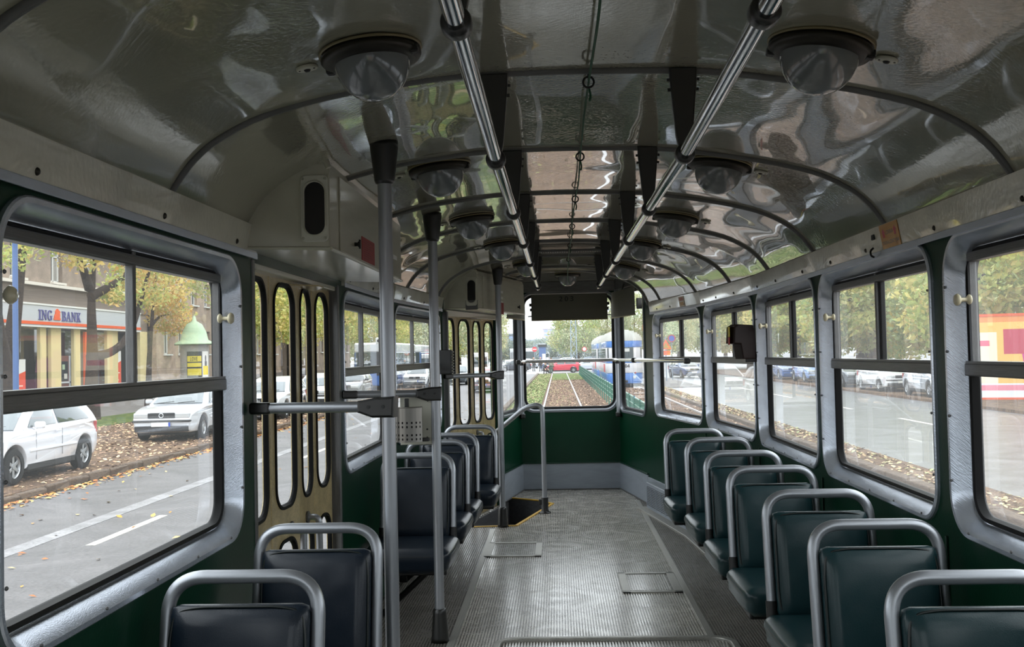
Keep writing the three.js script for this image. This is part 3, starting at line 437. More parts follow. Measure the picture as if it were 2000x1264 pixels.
lampZ.forEach((z, i) => lampX[i].forEach((x, k) => {
  let s = 0.5 * Math.sign(x); for (let n = 0; n < 30; n++) { const p = ceilPoint(s, z, false); s += (x - p.x) * 0.6; } const p = ceilPoint(s, z, false), q = ceilPoint(s + 0.02, z, false);
  lamp(`domed ceiling lamp, ${ord[i]} from the near end of the ${k ? 'right' : 'left'} row`, x, z, Math.atan2(q.y - p.y, q.x - p.x), p.y - 0.031);
  const sx = x + (k ? 0.165 : -0.165), sz = z - 0.03; let s2 = 0.55 * Math.sign(x); for (let n = 0; n < 30; n++) { const w = ceilPoint(s2, sz, false); s2 += (sx - w.x) * 0.6; } const w = ceilPoint(s2, sz, false), w2p = ceilPoint(s2 + 0.02, sz, false);
  const so = thing('socket', `small oval white ceiling socket next to the ${ord[i]} lamp of the ${k ? 'right' : 'left'} row`, 'socket', [sx, w.y - 0.001, sz]); so.rotation.z = Math.atan2(w2p.y - w.y, w2p.x - w.x);
  const pl = new THREE.Shape(); pl.absellipse(0, 0, 0.027, 0.02, 0, 2 * Math.PI); mesh('plate', ext(pl, 0.009, 0.003).rotateX(Math.PI / 2), m.creamSocket, so); mesh('button', lathe([[0, -0.014], [0.006, -0.013], [0.0085, -0.009], [0.0085, -0.004]], 16), m.black, so);
  for (const s of [-1, 1]) mesh('screw', lathe([[0, -0.0105], [0.0025, -0.01], [0.003, -0.008]], 8), m.bronze, so).position.set(s * 0.018, 0, 0.004);
}));
lamp('domed ceiling lamp in the middle at the tram rear, above the number board', -0.002, -9.28, 0, 2.106);
// --- chrome ceiling rails and their hangers
const HZ = RIBS.filter((z) => z < 1 && z > -8);                    // hangers sit at the ribs
const railY = 1.917;
const hangerShape = ext(poly([[-0.036, 0.235], [0.036, 0.235], [0.036, 0.2], [0.022, 0.03], [0.017, 0], [-0.017, 0], [-0.022, 0.03], [-0.036, 0.2]]), 0.026, 0.005, -0.013);
const clampGeo = mg(lathe([[0.017, -0.017], [0.024, -0.016], [0.0265, -0.011], [0.0265, 0.011], [0.024, 0.016], [0.017, 0.017]], 24).rotateX(Math.PI / 2)), boltGeo = cyl(0.005, 0.005, 0.012, 0, 0, 0, 8).rotateZ(Math.PI / 2);
for (const [side, x0, x1, dy] of [['left', -0.268, -0.25, 0], ['right', 0.243, 0.222, 0]]) {
  const xAt = (z) => x0 + (x1 - x0) * (-z / 8), yAt = (z) => railY + (z > -2.6 ? (z + 2.65) * 0.03 : 0);
  const t = thing('ceiling_rail', `long polished chrome grab rail along the ${side} of the ceiling`, 'handrail', [0, 0, 0], 0);
  const stops = [0.6, ...HZ, -7.95]; mesh('rail', tube(stops.map((z) => [xAt(z), yAt(z), z]), 0.0175, 0, 20), m.chrome, t);
  for (const z of HZ) { const top = ceilPoint(0.2, z, false).y, y = yAt(z), h = mesh('hanger', hangerShape, m.blackPlastic, t); h.position.set(xAt(z), y + 0.02, z + 0.006); h.scale.y = (top - y - 0.012) / 0.235;
    mesh('clamp', clampGeo, m.blackPlastic, h).position.set(0, -0.02 / h.scale.y, 0); h.children[0].scale.y = 1 / h.scale.y;
    for (const [bx, by] of [[-0.037, 0.2], [0.037, 0.2], [-0.035, 0.17], [0.035, 0.17]]) mesh('bolt', boltGeo, m.black, h).position.set(bx, by, 0); }
}
// --- signal cord with its rings
{ const t = thing('bell_rope', 'green signal cord hanging in rings along the middle of the ceiling', 'cord', [0, 0, 0]);
  const zs = HZ.filter((z) => z < -0.2), P = []; for (const z of [...zs]) P.push([-0.012, 2.117, z]);
  const pts = []; for (let i = 0; i < P.length; i++) { pts.push(P[i]); if (i < P.length - 1) pts.push([-0.012 + 0.004 * (i % 2 ? 1 : -1), P[i][1] - 0.02, (P[i][2] + P[i + 1][2]) / 2 + 0.1]); }
  pts.push([-0.01, 2.1, -8.4], [-0.006, 2.075, -9.0], [0.01, 2.03, -9.15]);
  mesh('rope', tube(pts, 0.0032, 0.2, 8), m.cord, t);
  for (const p of P) { mesh('ring', new THREE.TorusGeometry(0.0145, 0.003, 8, 20).translate(p[0], p[1] - 0.001, p[2] + 0.004), m.black, t); mesh('ring_eye', tube([[p[0], p[1] + 0.013, p[2] + 0.004], [p[0], p[1] + 0.02, p[2] + 0.004]], 0.003, 0, 6), m.black, t);
    mesh('knot', tube([[p[0], p[1] - 0.012, p[2]], [p[0] + 0.006, p[1] - 0.035, p[2] - 0.006], [p[0] + 0.002, p[1] - 0.05, p[2] + 0.004]], 0.0032, 0.01, 6), m.cord, t); } }
// --- vent grille across the ceiling
{ const t = thing('vent_grille', 'narrow ribbed vent grille across the ceiling between the chrome rails', 'vent', [-0.01, 2.128, -7.15]);
  mesh('back_plate', rbox(0.46, 0.006, 0.07, 0.002, 0, 0.006, 0), m.aluDull, t); mesh('frame', mg(rbox(0.46, 0.016, 0.012, 0.003, 0, -0.002, -0.035), rbox(0.46, 0.016, 0.012, 0.003, 0, -0.002, 0.035)), m.aluDull, t);
  for (let i = -13; i <= 13; i++) mesh('slat', box(0.007, 0.012, 0.062, i * 0.0167, -0.002, 0), m.rib, t); }
// --- poles
const capGeo = lathe([[0, 0], [0.047, 0], [0.047, -0.02], [0.034, -0.13], [0.03, -0.14], [0.024, -0.142]], 28), footGeo = lathe([[0.024, 0.16], [0.031, 0.158], [0.034, 0.14], [0.043, 0.02], [0.046, 0.0], [0, 0]], 28);
function pole(label, x, z, y1) { const t = thing('grab_pole', label, 'pole', [x, 0, z]); mesh('tube', cyl(0.0235, 0.0235, y1 - 0.02, 0, y1 / 2, 0, 28), m.tube, t); mesh('top_socket', capGeo, m.blackPlastic, t).position.y = y1; mesh('floor_socket', footGeo, m.blackPlastic, t).position.y = 0.004; }
const ceilY = (x, z) => { let s = 0.5 * Math.sign(x); for (let n = 0; n < 30; n++) s += (x - ceilPoint(s, z, false).x) * 0.6; return ceilPoint(s, z, false).y; };
pole('thick grey grab pole nearest the camera, at the front folding door', -0.672, -3.30, ceilY(-0.672, -3.3) + 0.004);
pole('grey grab pole with the litter bin bracket on it, second in line', -0.716, -4.93, ceilY(-0.716, -4.93) + 0.004);
pole('grey grab pole farthest back, beside the rear step well', -0.585, -8.163, ceilY(-0.585, -8.163) + 0.004);
const barEnd = mg(rbox(0.1, 0.05, 0.05, 0.012), cyl(0.027, 0.021, 0.09, 0.08, 0, 0, 20).rotateZ(0));
function doorBar(label, a, b) {                                   // level bar from the wall to a pole, tapered black sleeves at both ends
  const t = thing('door_bar', label, 'handrail', [0, 0, 0]), A = V(...a), B = V(...b), d = B.clone().sub(A), L = d.length();
  mesh('bar', tube([a, b], 0.0185, 0, 18), m.tube, t);
  const q = new THREE.Quaternion().setFromUnitVectors(V(1, 0, 0), d.clone().normalize());
  const w = mesh('wall_sleeve', mg(rbox(0.075, 0.04, 0.044, 0.01, 0.03, 0, 0)), m.blackPlastic, t); w.position.copy(A); w.quaternion.copy(q);
  const p = mesh('pole_sleeve', ext(poly([[-0.1, -0.019], [-0.092, -0.021], [-0.05, -0.036], [0.024, -0.036], [0.028, 0.033], [-0.03, 0.031], [-0.092, 0.021], [-0.1, 0.02]]), 0.062, 0.008, -0.031), m.blackPlastic, t); p.position.copy(B); p.quaternion.copy(q);
  for (const x of [-0.06, -0.01]) mesh('bolt', cyl(0.006, 0.006, 0.066, x, 0, 0, 12).rotateX(Math.PI / 2), m.black, p);
}
doorBar('level bar between the wall and the nearest pole, before the front door', [-1.145, 1.235, -3.36], [-0.672, 1.237, -3.30]);
doorBar('level bar behind the front door, ending at the pole with the litter bin', [-1.145, 1.222, -4.8], [-0.716, 1.216, -4.93]);
doorBar('level bar before the rear folding door, ending at the farthest pole', [-1.0, 1.235, -7.88], [-0.585, 1.235, -8.163]);
// --- litter bin on its plate
{ const t = thing('litter_bin', 'small stainless litter bin with rows of square holes, hung beside the second pole', 'litter bin', [-0.84, 0.985, -4.862]);
  const pos = [], N = 22, R = 17, cell = (i, j) => { const r = j; return !((r === 3 || r === 4 || r === 8 || r === 9) ? false : false) ; };
  const C = (i, j) => { const a = (i / N - 0.5) * 2.5, y = j / R * 0.168; return V(Math.sin(a) / Math.sin(1.25) * 0.065, y, Math.cos(a) * 0.05 - 0.01); };
  for (let i = 0; i < N; i++) for (let j = 0; j < R; j++) { const holeRow = [1, 3, 7, 9].includes(j), holeCol = i % 3 === 1 && i > 0 && i < N - 1; if (holeRow && holeCol) continue; const a = C(i, j), b = C(i + 1, j), c = C(i + 1, j + 1), d = C(i, j + 1); for (const p of [a, b, c, a, c, d]) pos.push(p.x, p.y, p.z); }
  let g = new THREE.BufferGeometry(); g.setAttribute('position', new THREE.Float32BufferAttribute(pos, 3)); g.computeVertexNormals(); g = toCreasedNormals(g, 0.7); mesh('basket', g, m.steel, t);
  mesh('rim', tube(Array.from({ length: 23 }, (_, i) => { const p = C(i, R); return [p.x, p.y, p.z]; }), 0.003, 0, 8), m.steel, t); mesh('liner', box(0.118, 0.15, 0.03, 0, 0.077, -0.004), m.black, t);
  mesh('clip', rbox(0.022, 0.05, 0.012, 0.004, -0.012, 0.185, -0.02), m.blackPlastic, t); mesh('bracket', rbox(0.05, 0.018, 0.03, 0.004, 0.07, 0.008, -0.03), m.blackPlastic, t);
  const p = thing('mounting_plate', 'plain grey metal plate behind the small litter bin', 'plate', [-0.81, 1.09, -4.93]); mesh('sheet', rbox(0.165, 0.25, 0.004, 0.0015), m.creamSocket, p); for (const [x, y] of [[0.05, -0.05], [0.05, -0.09], [0.055, 0.09]]) mesh('screw', screwGeo, m.black, p).position.set(x, y, 0.003).x; for (const s of p.children.slice(1)) s.rotation.y = Math.PI; }
// --- covers of the door drives above the doors
function driveBox(label, f, len, out, w, extras) {
  // local x runs along the wall towards the camera, local z points at the wall
  const g = thing('door_drive_box', label, 'drive box', [f.A[0], 0, f.A[1]], f.turn);
  const sec = [[0.02, 1.775], [-w, 1.76], [-w, 2.036], [-w + 0.012, 2.066], [-w + 0.115, 2.066], [-0.09, 1.985], [-0.035, 1.915], [-0.005, 1.855]];
  const along = (s, L, x0) => ext(s, L, 0.004).applyMatrix4(new THREE.Matrix4().makeBasis(V(0, 0, 1), V(0, 1, 0), V(-1, 0, 0))).translate(x0 + L, 0, 0);
  mesh('casing', along(poly(sec), len, out), m.creamFlat, g);
  const x1 = out + len;                                             // the face towards the camera
  mesh('flange', tube(sec.slice(2).map(([a, b]) => [x1 + 0.003, b + 0.002, a]), 0.011, 0.02, 8), m.creamFlat, g);
  mesh('lower_edge', mg(tube([[out, 1.768, -w - 0.002], [x1, 1.768, -w - 0.002]], 0.006, 0, 8), tube([[x1, 1.768, -w], [x1, 1.776, 0]], 0.006, 0, 8)), m.creamFlat, g);
  mesh('top_flange', rbox(len, 0.006, 0.05, 0.002, out + len / 2, 2.088, -w + 0.03), m.creamFlat, g);
  mesh('lid', rbox(len * 0.86, 0.26, 0.006, 0.002, out + len * 0.48, 1.902, -w - 0.003), m.creamFlat, g);
  const ring = rrShape(0.092, 0.225, 0.018); ring.holes.push(rrShape(0.068, 0.178, 0.034, 0, 0, THREE.Path));
  const zc = -w + 0.05; const fr = mesh('peephole_frame', ext(ring, 0.01, 0.003).rotateY(Math.PI / 2).translate(x1, 1.902, zc), m.creamSocket, g);
  mesh('screw', mg([-0.038, 0.038].flatMap((b) => [-0.1, 0.1].map((a) => screwGeo.clone().rotateY(-Math.PI / 2 + Math.PI).translate(x1 + 0.012, 1.902 + a, zc + b)))), m.creamFlat, fr);
  mesh('peephole', ext(rrShape(0.068, 0.178, 0.034), 0.004).rotateY(Math.PI / 2).translate(x1 + 0.001, 1.902, zc), m.black, g);
  mesh('peephole_lip', ext((() => { const s = rrShape(0.08, 0.186, 0.038); s.holes.push(rrShape(0.07, 0.176, 0.033, 0, 0, THREE.Path)); return s; })(), 0.006, 0.002).rotateY(Math.PI / 2).translate(x1 + 0.009, 1.902, zc), m.creamFlat, g);
  for (const u of extras.knobs) { mesh('lid_knob', mg(lathe([[0, 0], [0.008, 0], [0.007, 0.012], [0.011, 0.014], [0.011, 0.022], [0, 0.022]], 14).rotateX(-Math.PI / 2), box(0.008, 0.034, 0.006, 0, 0, -0.02)).translate(u, 1.822, -w - 0.005), m.black, g); }
  const [ru, rv, rw, rh] = extras.red; const tex = canvasTex(128, 128, (c) => { c.fillStyle = '#8f2420'; c.fillRect(0, 0, 128, 128); c.fillStyle = '#6d1714'; for (let i = 0; i < 9; i++) c.fillRect(12, 14 + i * 12, 104 - (i * 37 % 50), 4); });
  mesh('red_notice', box(rw, rh, 0.002, ru, rv, -w - 0.0075), M({ map: tex, roughness: 0.5 }), g).userData.label = 'faded red notice';
  for (const [u, v, ww, hh] of extras.labels || []) mesh('white_label', box(ww, hh, 0.002, u, v, -w - 0.0075), m.white, g);
  if (extras.plate) mesh('grey_plate', box(0.002, 0.075, 0.1, x1 + 0.006, 1.74 + 0.055, zc), m.rib, g);
  return g;
}
driveBox('cream door drive box with an oval peephole above the front folding door', fL, 1.53, lz(-4.85), 0.298, { knobs: [lz(-3.70), lz(-4.36)], red: [lz(-3.96), 1.822, 0.265, 0.092], labels: [[lz(-4.62), 1.86, 0.1, 0.02]] });
driveBox('cream door drive box with an oval peephole above the rear folding door', fD2, 1.42, 0.09, 0.285, { knobs: [0.33, 0.98], red: [0.86, 1.79, 0.12, 0.1], labels: [[0.88, 1.93, 0.13, 0.02], [0.88, 1.88, 0.13, 0.02], [0.88, 1.845, 0.13, 0.014]], plate: true });
// --- rear: sign boards, handrail, curved rail
{ const t = thing('number_board', 'dark rear line board with the stencilled number 203 in the middle window', 'sign board', [0.018, 1.866, -10.22]);
  mesh('sheet', rbox(0.775, 0.265, 0.008, 0.002), m.board, t); mesh('lower_lip', rbox(0.775, 0.012, 0.014, 0.003, 0, -0.128, 0.002), m.brass, t);
  mesh('number', text('2 0 3', sansBold, 0.05, 0.0015).translate(-0.028, 0.085, 0.0042), m.black, t).userData.label = 'black stencilled 203';
  for (const s of [-1, 1]) { mesh('side_clip', rbox(0.016, 0.03, 0.012, 0.004, s * 0.393, -0.02, 0), m.black, t); mesh('side_clip', rbox(0.022, 0.03, 0.012, 0.004, s * 0.397, 0.03, 0), m.black, t); mesh('strap', tube([[s * 0.385, -0.085, 0], [s * 0.42, -0.085, -0.06]], 0.006, 0, 8), m.black, t); } }
function sideBoard(label, f) { const t = thing('side_board', label, 'sign board', f.at(f.len / 2, 1.873, -0.075), f.turn); mesh('sheet', rbox(f.len - 0.17, 0.265, 0.008, 0.002), m.board, t); mesh('lower_lip', rbox(f.len - 0.17, 0.012, 0.014, 0.003, 0, -0.128, 0.002), m.brass, t); for (const s of [-1, 1]) mesh('bracket', rbox(0.03, 0.1, 0.05, 0.006, s * (f.len / 2 - 0.03), -0.03, 0.03), m.aluDull, t); mesh('hook', tube([[0, 0.13, 0.0], [0, 0.19, 0.02]], 0.008, 0, 8), m.black, t); }
sideBoard('blank dark board in the angled window right of the 203 board', fRf); sideBoard('blank dark board in the angled window left of the 203 board', fLf);
{ const t = thing('rear_handrail', 'level chrome handrail across the rear windows with two uprights', 'handrail', [0, 0, 0]);
  const A = fLf.at(fLf.len * 0.6, 1.32, -0.11), B = fB.at(fB.len - 0.02, 1.32, -0.11), C = fB.at(0.02, 1.32, -0.11), Dd = fRf.at(0.06, 1.32, -0.1), E = fR5.at(0.12, 1.32, -0.1);
  mesh('rail', tube([A, B, C, Dd, E], 0.0165, 0.08, 16), m.chrome, t);
  for (const [P, dz] of [[B, 0], [C, 0]]) { mesh('upright', cyl(0.0165, 0.0165, 0.55, P[0], 1.32 - 0.275, P[2], 16), m.tube, t); mesh('clamp', mg(rbox(0.045, 0.06, 0.05, 0.012, P[0], 1.312, P[2])), m.blackPlastic, t); const s = mesh('foot_clamp', mg(rbox(0.05, 0.05, 0.1, 0.012, P[0], 0.765, P[2] - 0.03)), m.blackPlastic, t); }
  for (const P of [A, E, Dd]) mesh('end_sleeve', rbox(0.05, 0.046, 0.07, 0.014, P[0], P[1], P[2]), m.blackPlastic, t); }
{ const t = thing('curved_handrail', 'bent tubular handrail rising from the floor beside the rear step well', 'handrail', [0, 0, 0]);
  mesh('tube', tube([[-0.253, 0.02, -8.84], [-0.255, 0.955, -8.84], [-0.40, 0.935, -8.86], [-0.70, 0.69, -8.95]], 0.021, 0.17, 20, 14), m.tube, t);
  mesh('sleeve', lathe([[0.024, 0.135], [0.031, 0.135], [0.031, 0.02], [0.05, 0.008], [0.052, 0], [0, 0]], 28).translate(-0.253, 0.004, -8.84), m.blackPlastic, t); mesh('clamp_screw', rbox(0.03, 0.05, 0.03, 0.008, -0.292, 0.1, -8.84), m.blackPlastic, t); mesh('wall_foot', rbox(0.05, 0.05, 0.05, 0.012, -0.70, 0.69, -8.95), m.blackPlastic, t); }
// --- small things on the walls and ceiling
{ const t = thing('ticket_validator', 'dark brown ticket validator on the pillar before the fourth right window', 'ticket machine', [1.0, 1.36, -6.13]);
  mesh('case', ext((() => { const s = poly([[-0.02, -0.02], [0.09, -0.02], [0.09, 0.15], [0.07, 0.185], [-0.055, 0.19], [-0.09, 0.175], [-0.1, 0.075], [-0.04, 0.07]]); return s; })(), 0.1, 0.008, -0.05).scale(0.78, 1, 1).rotateY(0.35), m.brown, t);
  mesh('yellow_label', rbox(0.004, 0.06, 0.05, 0.001, -0.078, 0.145, 0.03).rotateY(0), M({ color: hex('#c9b53a'), roughness: 0.5 }), t); mesh('red_label', rbox(0.004, 0.045, 0.05, 0.001, -0.079, 0.09, 0.03), m.red, t); mesh('bracket', rbox(0.09, 0.05, 0.04, 0.006, 0.07, -0.015, -0.03), m.blackPlastic, t); }
{ const P = fL3.at(0.04, 1.35, -0.055), t = thing('door_speaker', 'black ribbed box on the wall edge before the rear folding door', 'speaker box', P, fL3.turn); mesh('case', rbox(0.06, 0.19, 0.09, 0.008), m.black, t); for (let i = 0; i < 8; i++) for (const s of [-1, 1]) mesh('fin', rbox(0.024, 0.012, 0.014, 0.003, s * 0.014, -0.08 + i * 0.0225, -0.05), m.blackPlastic, t); }
{ const t = thing('rear_mirror', 'small black framed mirror hanging from the ceiling at right rear', 'mirror', [0.6, 2.085, -8.6]); const s = rrShape(0.14, 0.055, 0.026); s.holes.push(rrShape(0.122, 0.037, 0.018, 0, 0, THREE.Path)); mesh('frame', ext(s, 0.016, 0.004, -0.008), m.black, t); mesh('glass', ext(rrShape(0.124, 0.039, 0.019), 0.006, 0, -0.003), m.mirror, t); mesh('arm', tube([[0, 0.026, 0], [0, 0.1, -0.01]], 0.007, 0, 10), m.black, t); mesh('knuckle', new THREE.SphereGeometry(0.013, 14, 10).translate(0, 0.045, 0), m.black, t); }
{ const tex = canvasTex(512, 360, (c, w, h) => { c.fillStyle = '#bd830e'; c.fillRect(0, 0, w, h); c.fillStyle = '#b81e28'; for (const x of [95, 417]) { c.beginPath(); c.moveTo(x, 55); c.lineTo(x + 52, 115); c.lineTo(x + 28, 115); c.lineTo(x + 28, 175); c.lineTo(x - 28, 175); c.lineTo(x - 28, 115); c.lineTo(x - 52, 115); c.closePath(); c.fill(); }
    c.fillStyle = '#241704'; c.textAlign = 'center'; c.font = 'bold 74px sans-serif'; c.fillText('LINKA', 256, 140); c.font = 'bold 66px sans-serif'; c.fillText('SYGNALIZACYJNA', 256, 268, 470); });
  const t = one('notice_sticker', 'yellow orange sticker with two red arrows on the panel above the right windows', 'sticker', box(0.19, 0.097, 0.002), M({ map: tex, roughness: 0.4, clearcoat: 0.5 }));
  t.position.set(1.1 - 0.0252, 1.788, -3.6); t.rotation.set(0, -Math.PI / 2, 0); t.rotateX(0.17);
  const tex2 = canvasTex(128, 96, (c, w, h) => { c.fillStyle = '#c9b79a'; c.fillRect(0, 0, w, h); c.fillStyle = '#a8542a'; c.fillRect(14, 10, 100, 30); c.fillStyle = '#b98a3a'; c.fillRect(20, 52, 88, 30); });
  const P = [edgeAt(R_EDGE, -8.05) - 0.0262, 1.79, -8.05], u = one('notice_sticker', 'small faded brown sticker on the shiny panel far right', 'sticker', box(0.14, 0.085, 0.002), M({ map: tex2, roughness: 0.4 })); u.position.set(...P); u.rotation.y = fR5.turn + Math.PI; u.rotateX(0.17);
  const c1 = one('coat_clip', 'small black clip on the panel beside the yellow sticker', 'clip', mg(rbox(0.008, 0.02, 0.03, 0.003, 0, 0.03, 0), tube([[0, -0.01, 0], [-0.012, -0.02, 0], [-0.012, -0.04, 0.006], [0, -0.045, 0.008]], 0.004, 0.01, 8)), m.black); c1.position.set(1.072, 1.775, -3.78); }
// --- heater box low on the right towards the rear
{ const t = thing('heater_box', 'low grey heater box with a slotted grille along the right rear wall', 'heater', [fR5.A[0], 0, fR5.A[1]], fR5.turn);
  const L = fR5.len - 0.05; mesh('case', rbox(L, 0.235, 0.1, 0.008, L / 2, 0.125, -0.055), m.kick, t); mesh('grille_back', box(L - 0.2, 0.17, 0.004, L / 2 + 0.05, 0.125, -0.107), m.black, t);
  for (let i = 0; i < 12; i++) mesh('grille_slat', box(L - 0.2, 0.0065, 0.008, L / 2 + 0.05, 0.046 + i * 0.0143, -0.11), m.kick, t); for (let i = 0; i < 9; i++) mesh('grille_bar', box(0.008, 0.17, 0.006, 0.18 + i * (L - 0.24) / 8, 0.125, -0.113), m.kick, t); }

// --- seats
const seatGeo = (() => {
  const handle = tube([[-0.192, 0.46, 0.012], [-0.192, 0.852, -0.056], [0.192, 0.852, -0.056], [0.192, 0.46, 0.012]], 0.0175, 0.095, 18, 12);
  const sleeve = tube([[0, 0.47, 0.01], [0, 0.36, 0.028]], 0.021, 0, 14);
  const back = pad(0.352, 0.385, 0.055, 0.022, 0.014), piping = tube([...Array(25)].map((_, i) => { const a = i / 24 * 2 * Math.PI, k = 12, c = Math.cos(a), s = Math.sin(a), r = (Math.abs(c) ** k + Math.abs(s) ** k) ** (-1 / k); return [r * c * 0.17, r * s * 0.186, 0.024]; }), 0.004, 0.03, 6);
  const cushion = pad(0.465, 0.44, 0.105, 0.03, 0.012, 16, (v, u, t) => { const k = Math.max(0, -t); v.x *= 1 - 0.07 * k * k; if (v.z < 0) { v.x *= 0.97; v.y *= 0.97; } });
  cushion.rotateX(-Math.PI / 2);                                    // thickness up; the front (towards +z) is slightly narrower
  const seam = tube([...Array(33)].map((_, i) => { const a = i / 32 * 2 * Math.PI, k = 9, c = Math.cos(a), s = Math.sin(a), r = (Math.abs(c) ** k + Math.abs(s) ** k) ** (-1 / k), z = r * s * 0.216; return [r * c * 0.229 * (1 - 0.07 * Math.max(0, s) ** 2), 0.026, z]; }), 0.0038, 0.03, 6);
  return { handle, sleeve, back, piping, cushion, seam };
})();
function seat(label, x, z, side, mat, group, dy = 0) {             // faces the camera (+z); side is the sign of its wall
  const t = thing('passenger_chair', label, 'seat', [x, dy, z], 0, group), q = seatGeo;
  mesh('handle_frame', q.handle, m.tube, t); for (const s of [-1, 1]) mesh('sleeve', q.sleeve, m.black, t).position.x = s * 0.192;
  const b = mesh('backrest', q.back, mat, t); b.position.set(0, 0.6, 0.0); b.rotation.x = -0.17; mesh('piping', q.piping, m.piping, b);
  const c = mesh('cushion', q.cushion, mat, t); c.position.set(0, 0.372, 0.25); mesh('piping', q.seam, m.piping, c); 
  mesh('seat_pan', rbox(0.4, 0.03, 0.38, 0.008, 0, 0.312, 0.23), m.black, t); mesh('back_bracket', rbox(0.39, 0.05, 0.02, 0.006, 0, 0.39, 0.022), m.black, t);
  const wall = side * 0.215; mesh('strut', tube([[-side * 0.12, 0.315, 0.24], [wall - side * 0.03, 0.03, 0.14]], 0.016, 0, 10), m.black, t); mesh('strut_foot', rbox(0.05, 0.04, 0.06, 0.008, wall - side * 0.02, 0.04, 0.14), m.black, t);
  return t;
}
const RS = [[0.85, -2.37], [0.85, -3.10], [0.848, -3.78], [0.847, -4.58], [0.847, -5.29], [0.852, -6.12], [0.80, -6.83]], RN = ['nearest', 'second', 'third', 'fourth', 'fifth', 'sixth', 'farthest'];
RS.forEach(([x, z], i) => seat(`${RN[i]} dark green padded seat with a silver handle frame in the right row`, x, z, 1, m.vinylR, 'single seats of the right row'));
const LS = [[-0.916, -2.47, 'nearest padded seat with painted blue-black sky sheen at lower left, below the large window'], [-0.893, -3.17, 'second padded seat with painted blue-black sky sheen at left, right before the front folding door'], [-0.892, -5.47, 'first padded seat with painted blue-black sky sheen behind the front door, seen through the two poles'], [-0.888, -6.3, 'second padded seat with painted blue-black sky sheen behind the front door, half hidden'], [-0.87, -6.85, 'third padded seat with painted blue-black sky sheen behind the front door'], [-0.79, -7.6, 'last padded seat with painted blue-black sky sheen at left, right before the rear door']];
LS.forEach(([x, z, l]) => seat(l, x, z, -1, m.vinylLSky, 'single seats of the left row'));

// ---------------------------------------------------------------- outside: ground
const RY = -0.80;                                                  // road level; the tram floor is at 0
const slab = (x0, x1, z0, z1, y, h = 0.3) => { const g = box(x1 - x0, h, z0 - z1, (x0 + x1) / 2, y - h / 2, (z0 + z1) / 2), p = g.attributes.position, uv = g.attributes.uv; for (let i = 0; i < p.count; i++) uv.setXY(i, p.getX(i), p.getZ(i)); return g; };
struct('road', 'grey asphalt road left of the tram', slab(-8.85, -2.2, 45, -108, RY), m.asphalt);
struct('road', 'pale crossing road behind the end of the grass track', slab(-60, 60, -108, -420, RY + 0.005), m.paleAsphalt);
struct('road', 'wet grey road right of the tram, paled by painted sky glare', slab(6.25, 14.2, 45, -108, RY), m.wetGlareAsphalt);
struct('ground', 'earth track bed under both tram tracks', slab(-2.2, 5.3, 45, -108, RY + 0.01), m.ballast);
struct('lawn', 'grass strip left of the tram track', slab(-2.2, -0.86, 45, -107.5, RY + 0.03, 0.2), m.grass);
struct('lawn', 'grass patch at the far end of the tram track', slab(-0.65, 2.6, -82, -107.5, RY + 0.028, 0.2), m.grass);
struct('ground', 'earth shoulder with fallen leaves where cars are parked at left', slab(-17.8, -9.05, 45, -108, RY + 0.1), m.soil);
struct('lawn', 'narrow grass strip before the pavement at left', slab(-17.8, -15.2, -20, -108, RY + 0.12, 0.2), m.grass);
struct('pavement', 'grey pavement along the bank at left', slab(-24.2, -17.8, 45, -108, RY + 0.12), m.paving);
struct('lawn', 'leaf strewn grass strip between the right track and the road', slab(5.45, 6.25, 45, -60, RY + 0.06), m.soil);
struct('pavement', 'bare paved strip between the right track and the road, farther back', slab(5.45, 8.5, -60, -108, RY + 0.05), m.paving);
struct('ground', 'earth shoulder under the trees beyond the right road', slab(14.2, 60, 45, -108, RY + 0.1), m.soil);
struct('ground', 'ground beyond the bank at left', slab(-80, -24.2, 45, -108, RY + 0.1), m.paving);
// kerbs stone by stone where the photograph shows them, a plain run beyond
function kerb(label, x, z0, z1, len, rough) {
  const g = structGroup('kerb', label, 'kerb'), geos = [0, 1, 2].map((i) => bend(new RoundedBoxGeometry(0.2, 0.2, len - 0.025, 2, 0.03).translate(0, 0, 0), (v) => { v.x += rough * noise.noise(v.x * 9 + i * 5, v.y * 9, v.z * 4); v.y += rough * noise.noise(v.z * 5, i * 7, v.x * 8); }));
  let k = 0; for (let z = z0; z > z1; z -= len) { const s = mesh('kerb_stone', geos[k++ % 3], m.kerb, g); s.position.set(x + rr(-0.5, 0.5) * rough, RY + 0.02 + rr(-0.5, 0.3) * rough, z - len / 2); s.rotation.y = rr(-1, 1) * rough * 0.4; }
  mesh('kerb_run', box(0.2, 0.2, 107 + z1, x, RY + 0.02, (z1 - 107) / 2), m.kerb, g);
}
kerb('worn stone kerb along the left road, with leaves in the gutter', -8.95, -8, -40, 0.8, 0.06);
kerb('straight kerb along the right tram track', 5.37, -8, -40, 1.0, 0.015);
kerb('low kerb between the grass strip and the left road', -2.25, -12, -40, 1.0, 0.02);
// lane marks and the pale patch on the left road
const mark = (label, x, z0, z1, w, mat = m.paint) => struct('marking', label, slab(x - w / 2, x + w / 2, z0, z1, RY + 0.006, 0.01), mat);
mark('short white dash on the left road, nearest', -5.8, -11.95, -14.2, 0.12); mark('worn white dash on the left road, second', -5.8, -22, -25, 0.12); mark('worn white dash on the left road, third', -5.8, -33, -36, 0.12);
mark('pale worn lane band on the left road', -6.6, -6, -60, 0.26, m.paleAsphalt);
for (let i = 0; i < 5; i++) mark(`white dash on the right road, ${ord[i]} from the near end`, 10.2, -18 - i * 9, -22 - i * 9, 0.13);
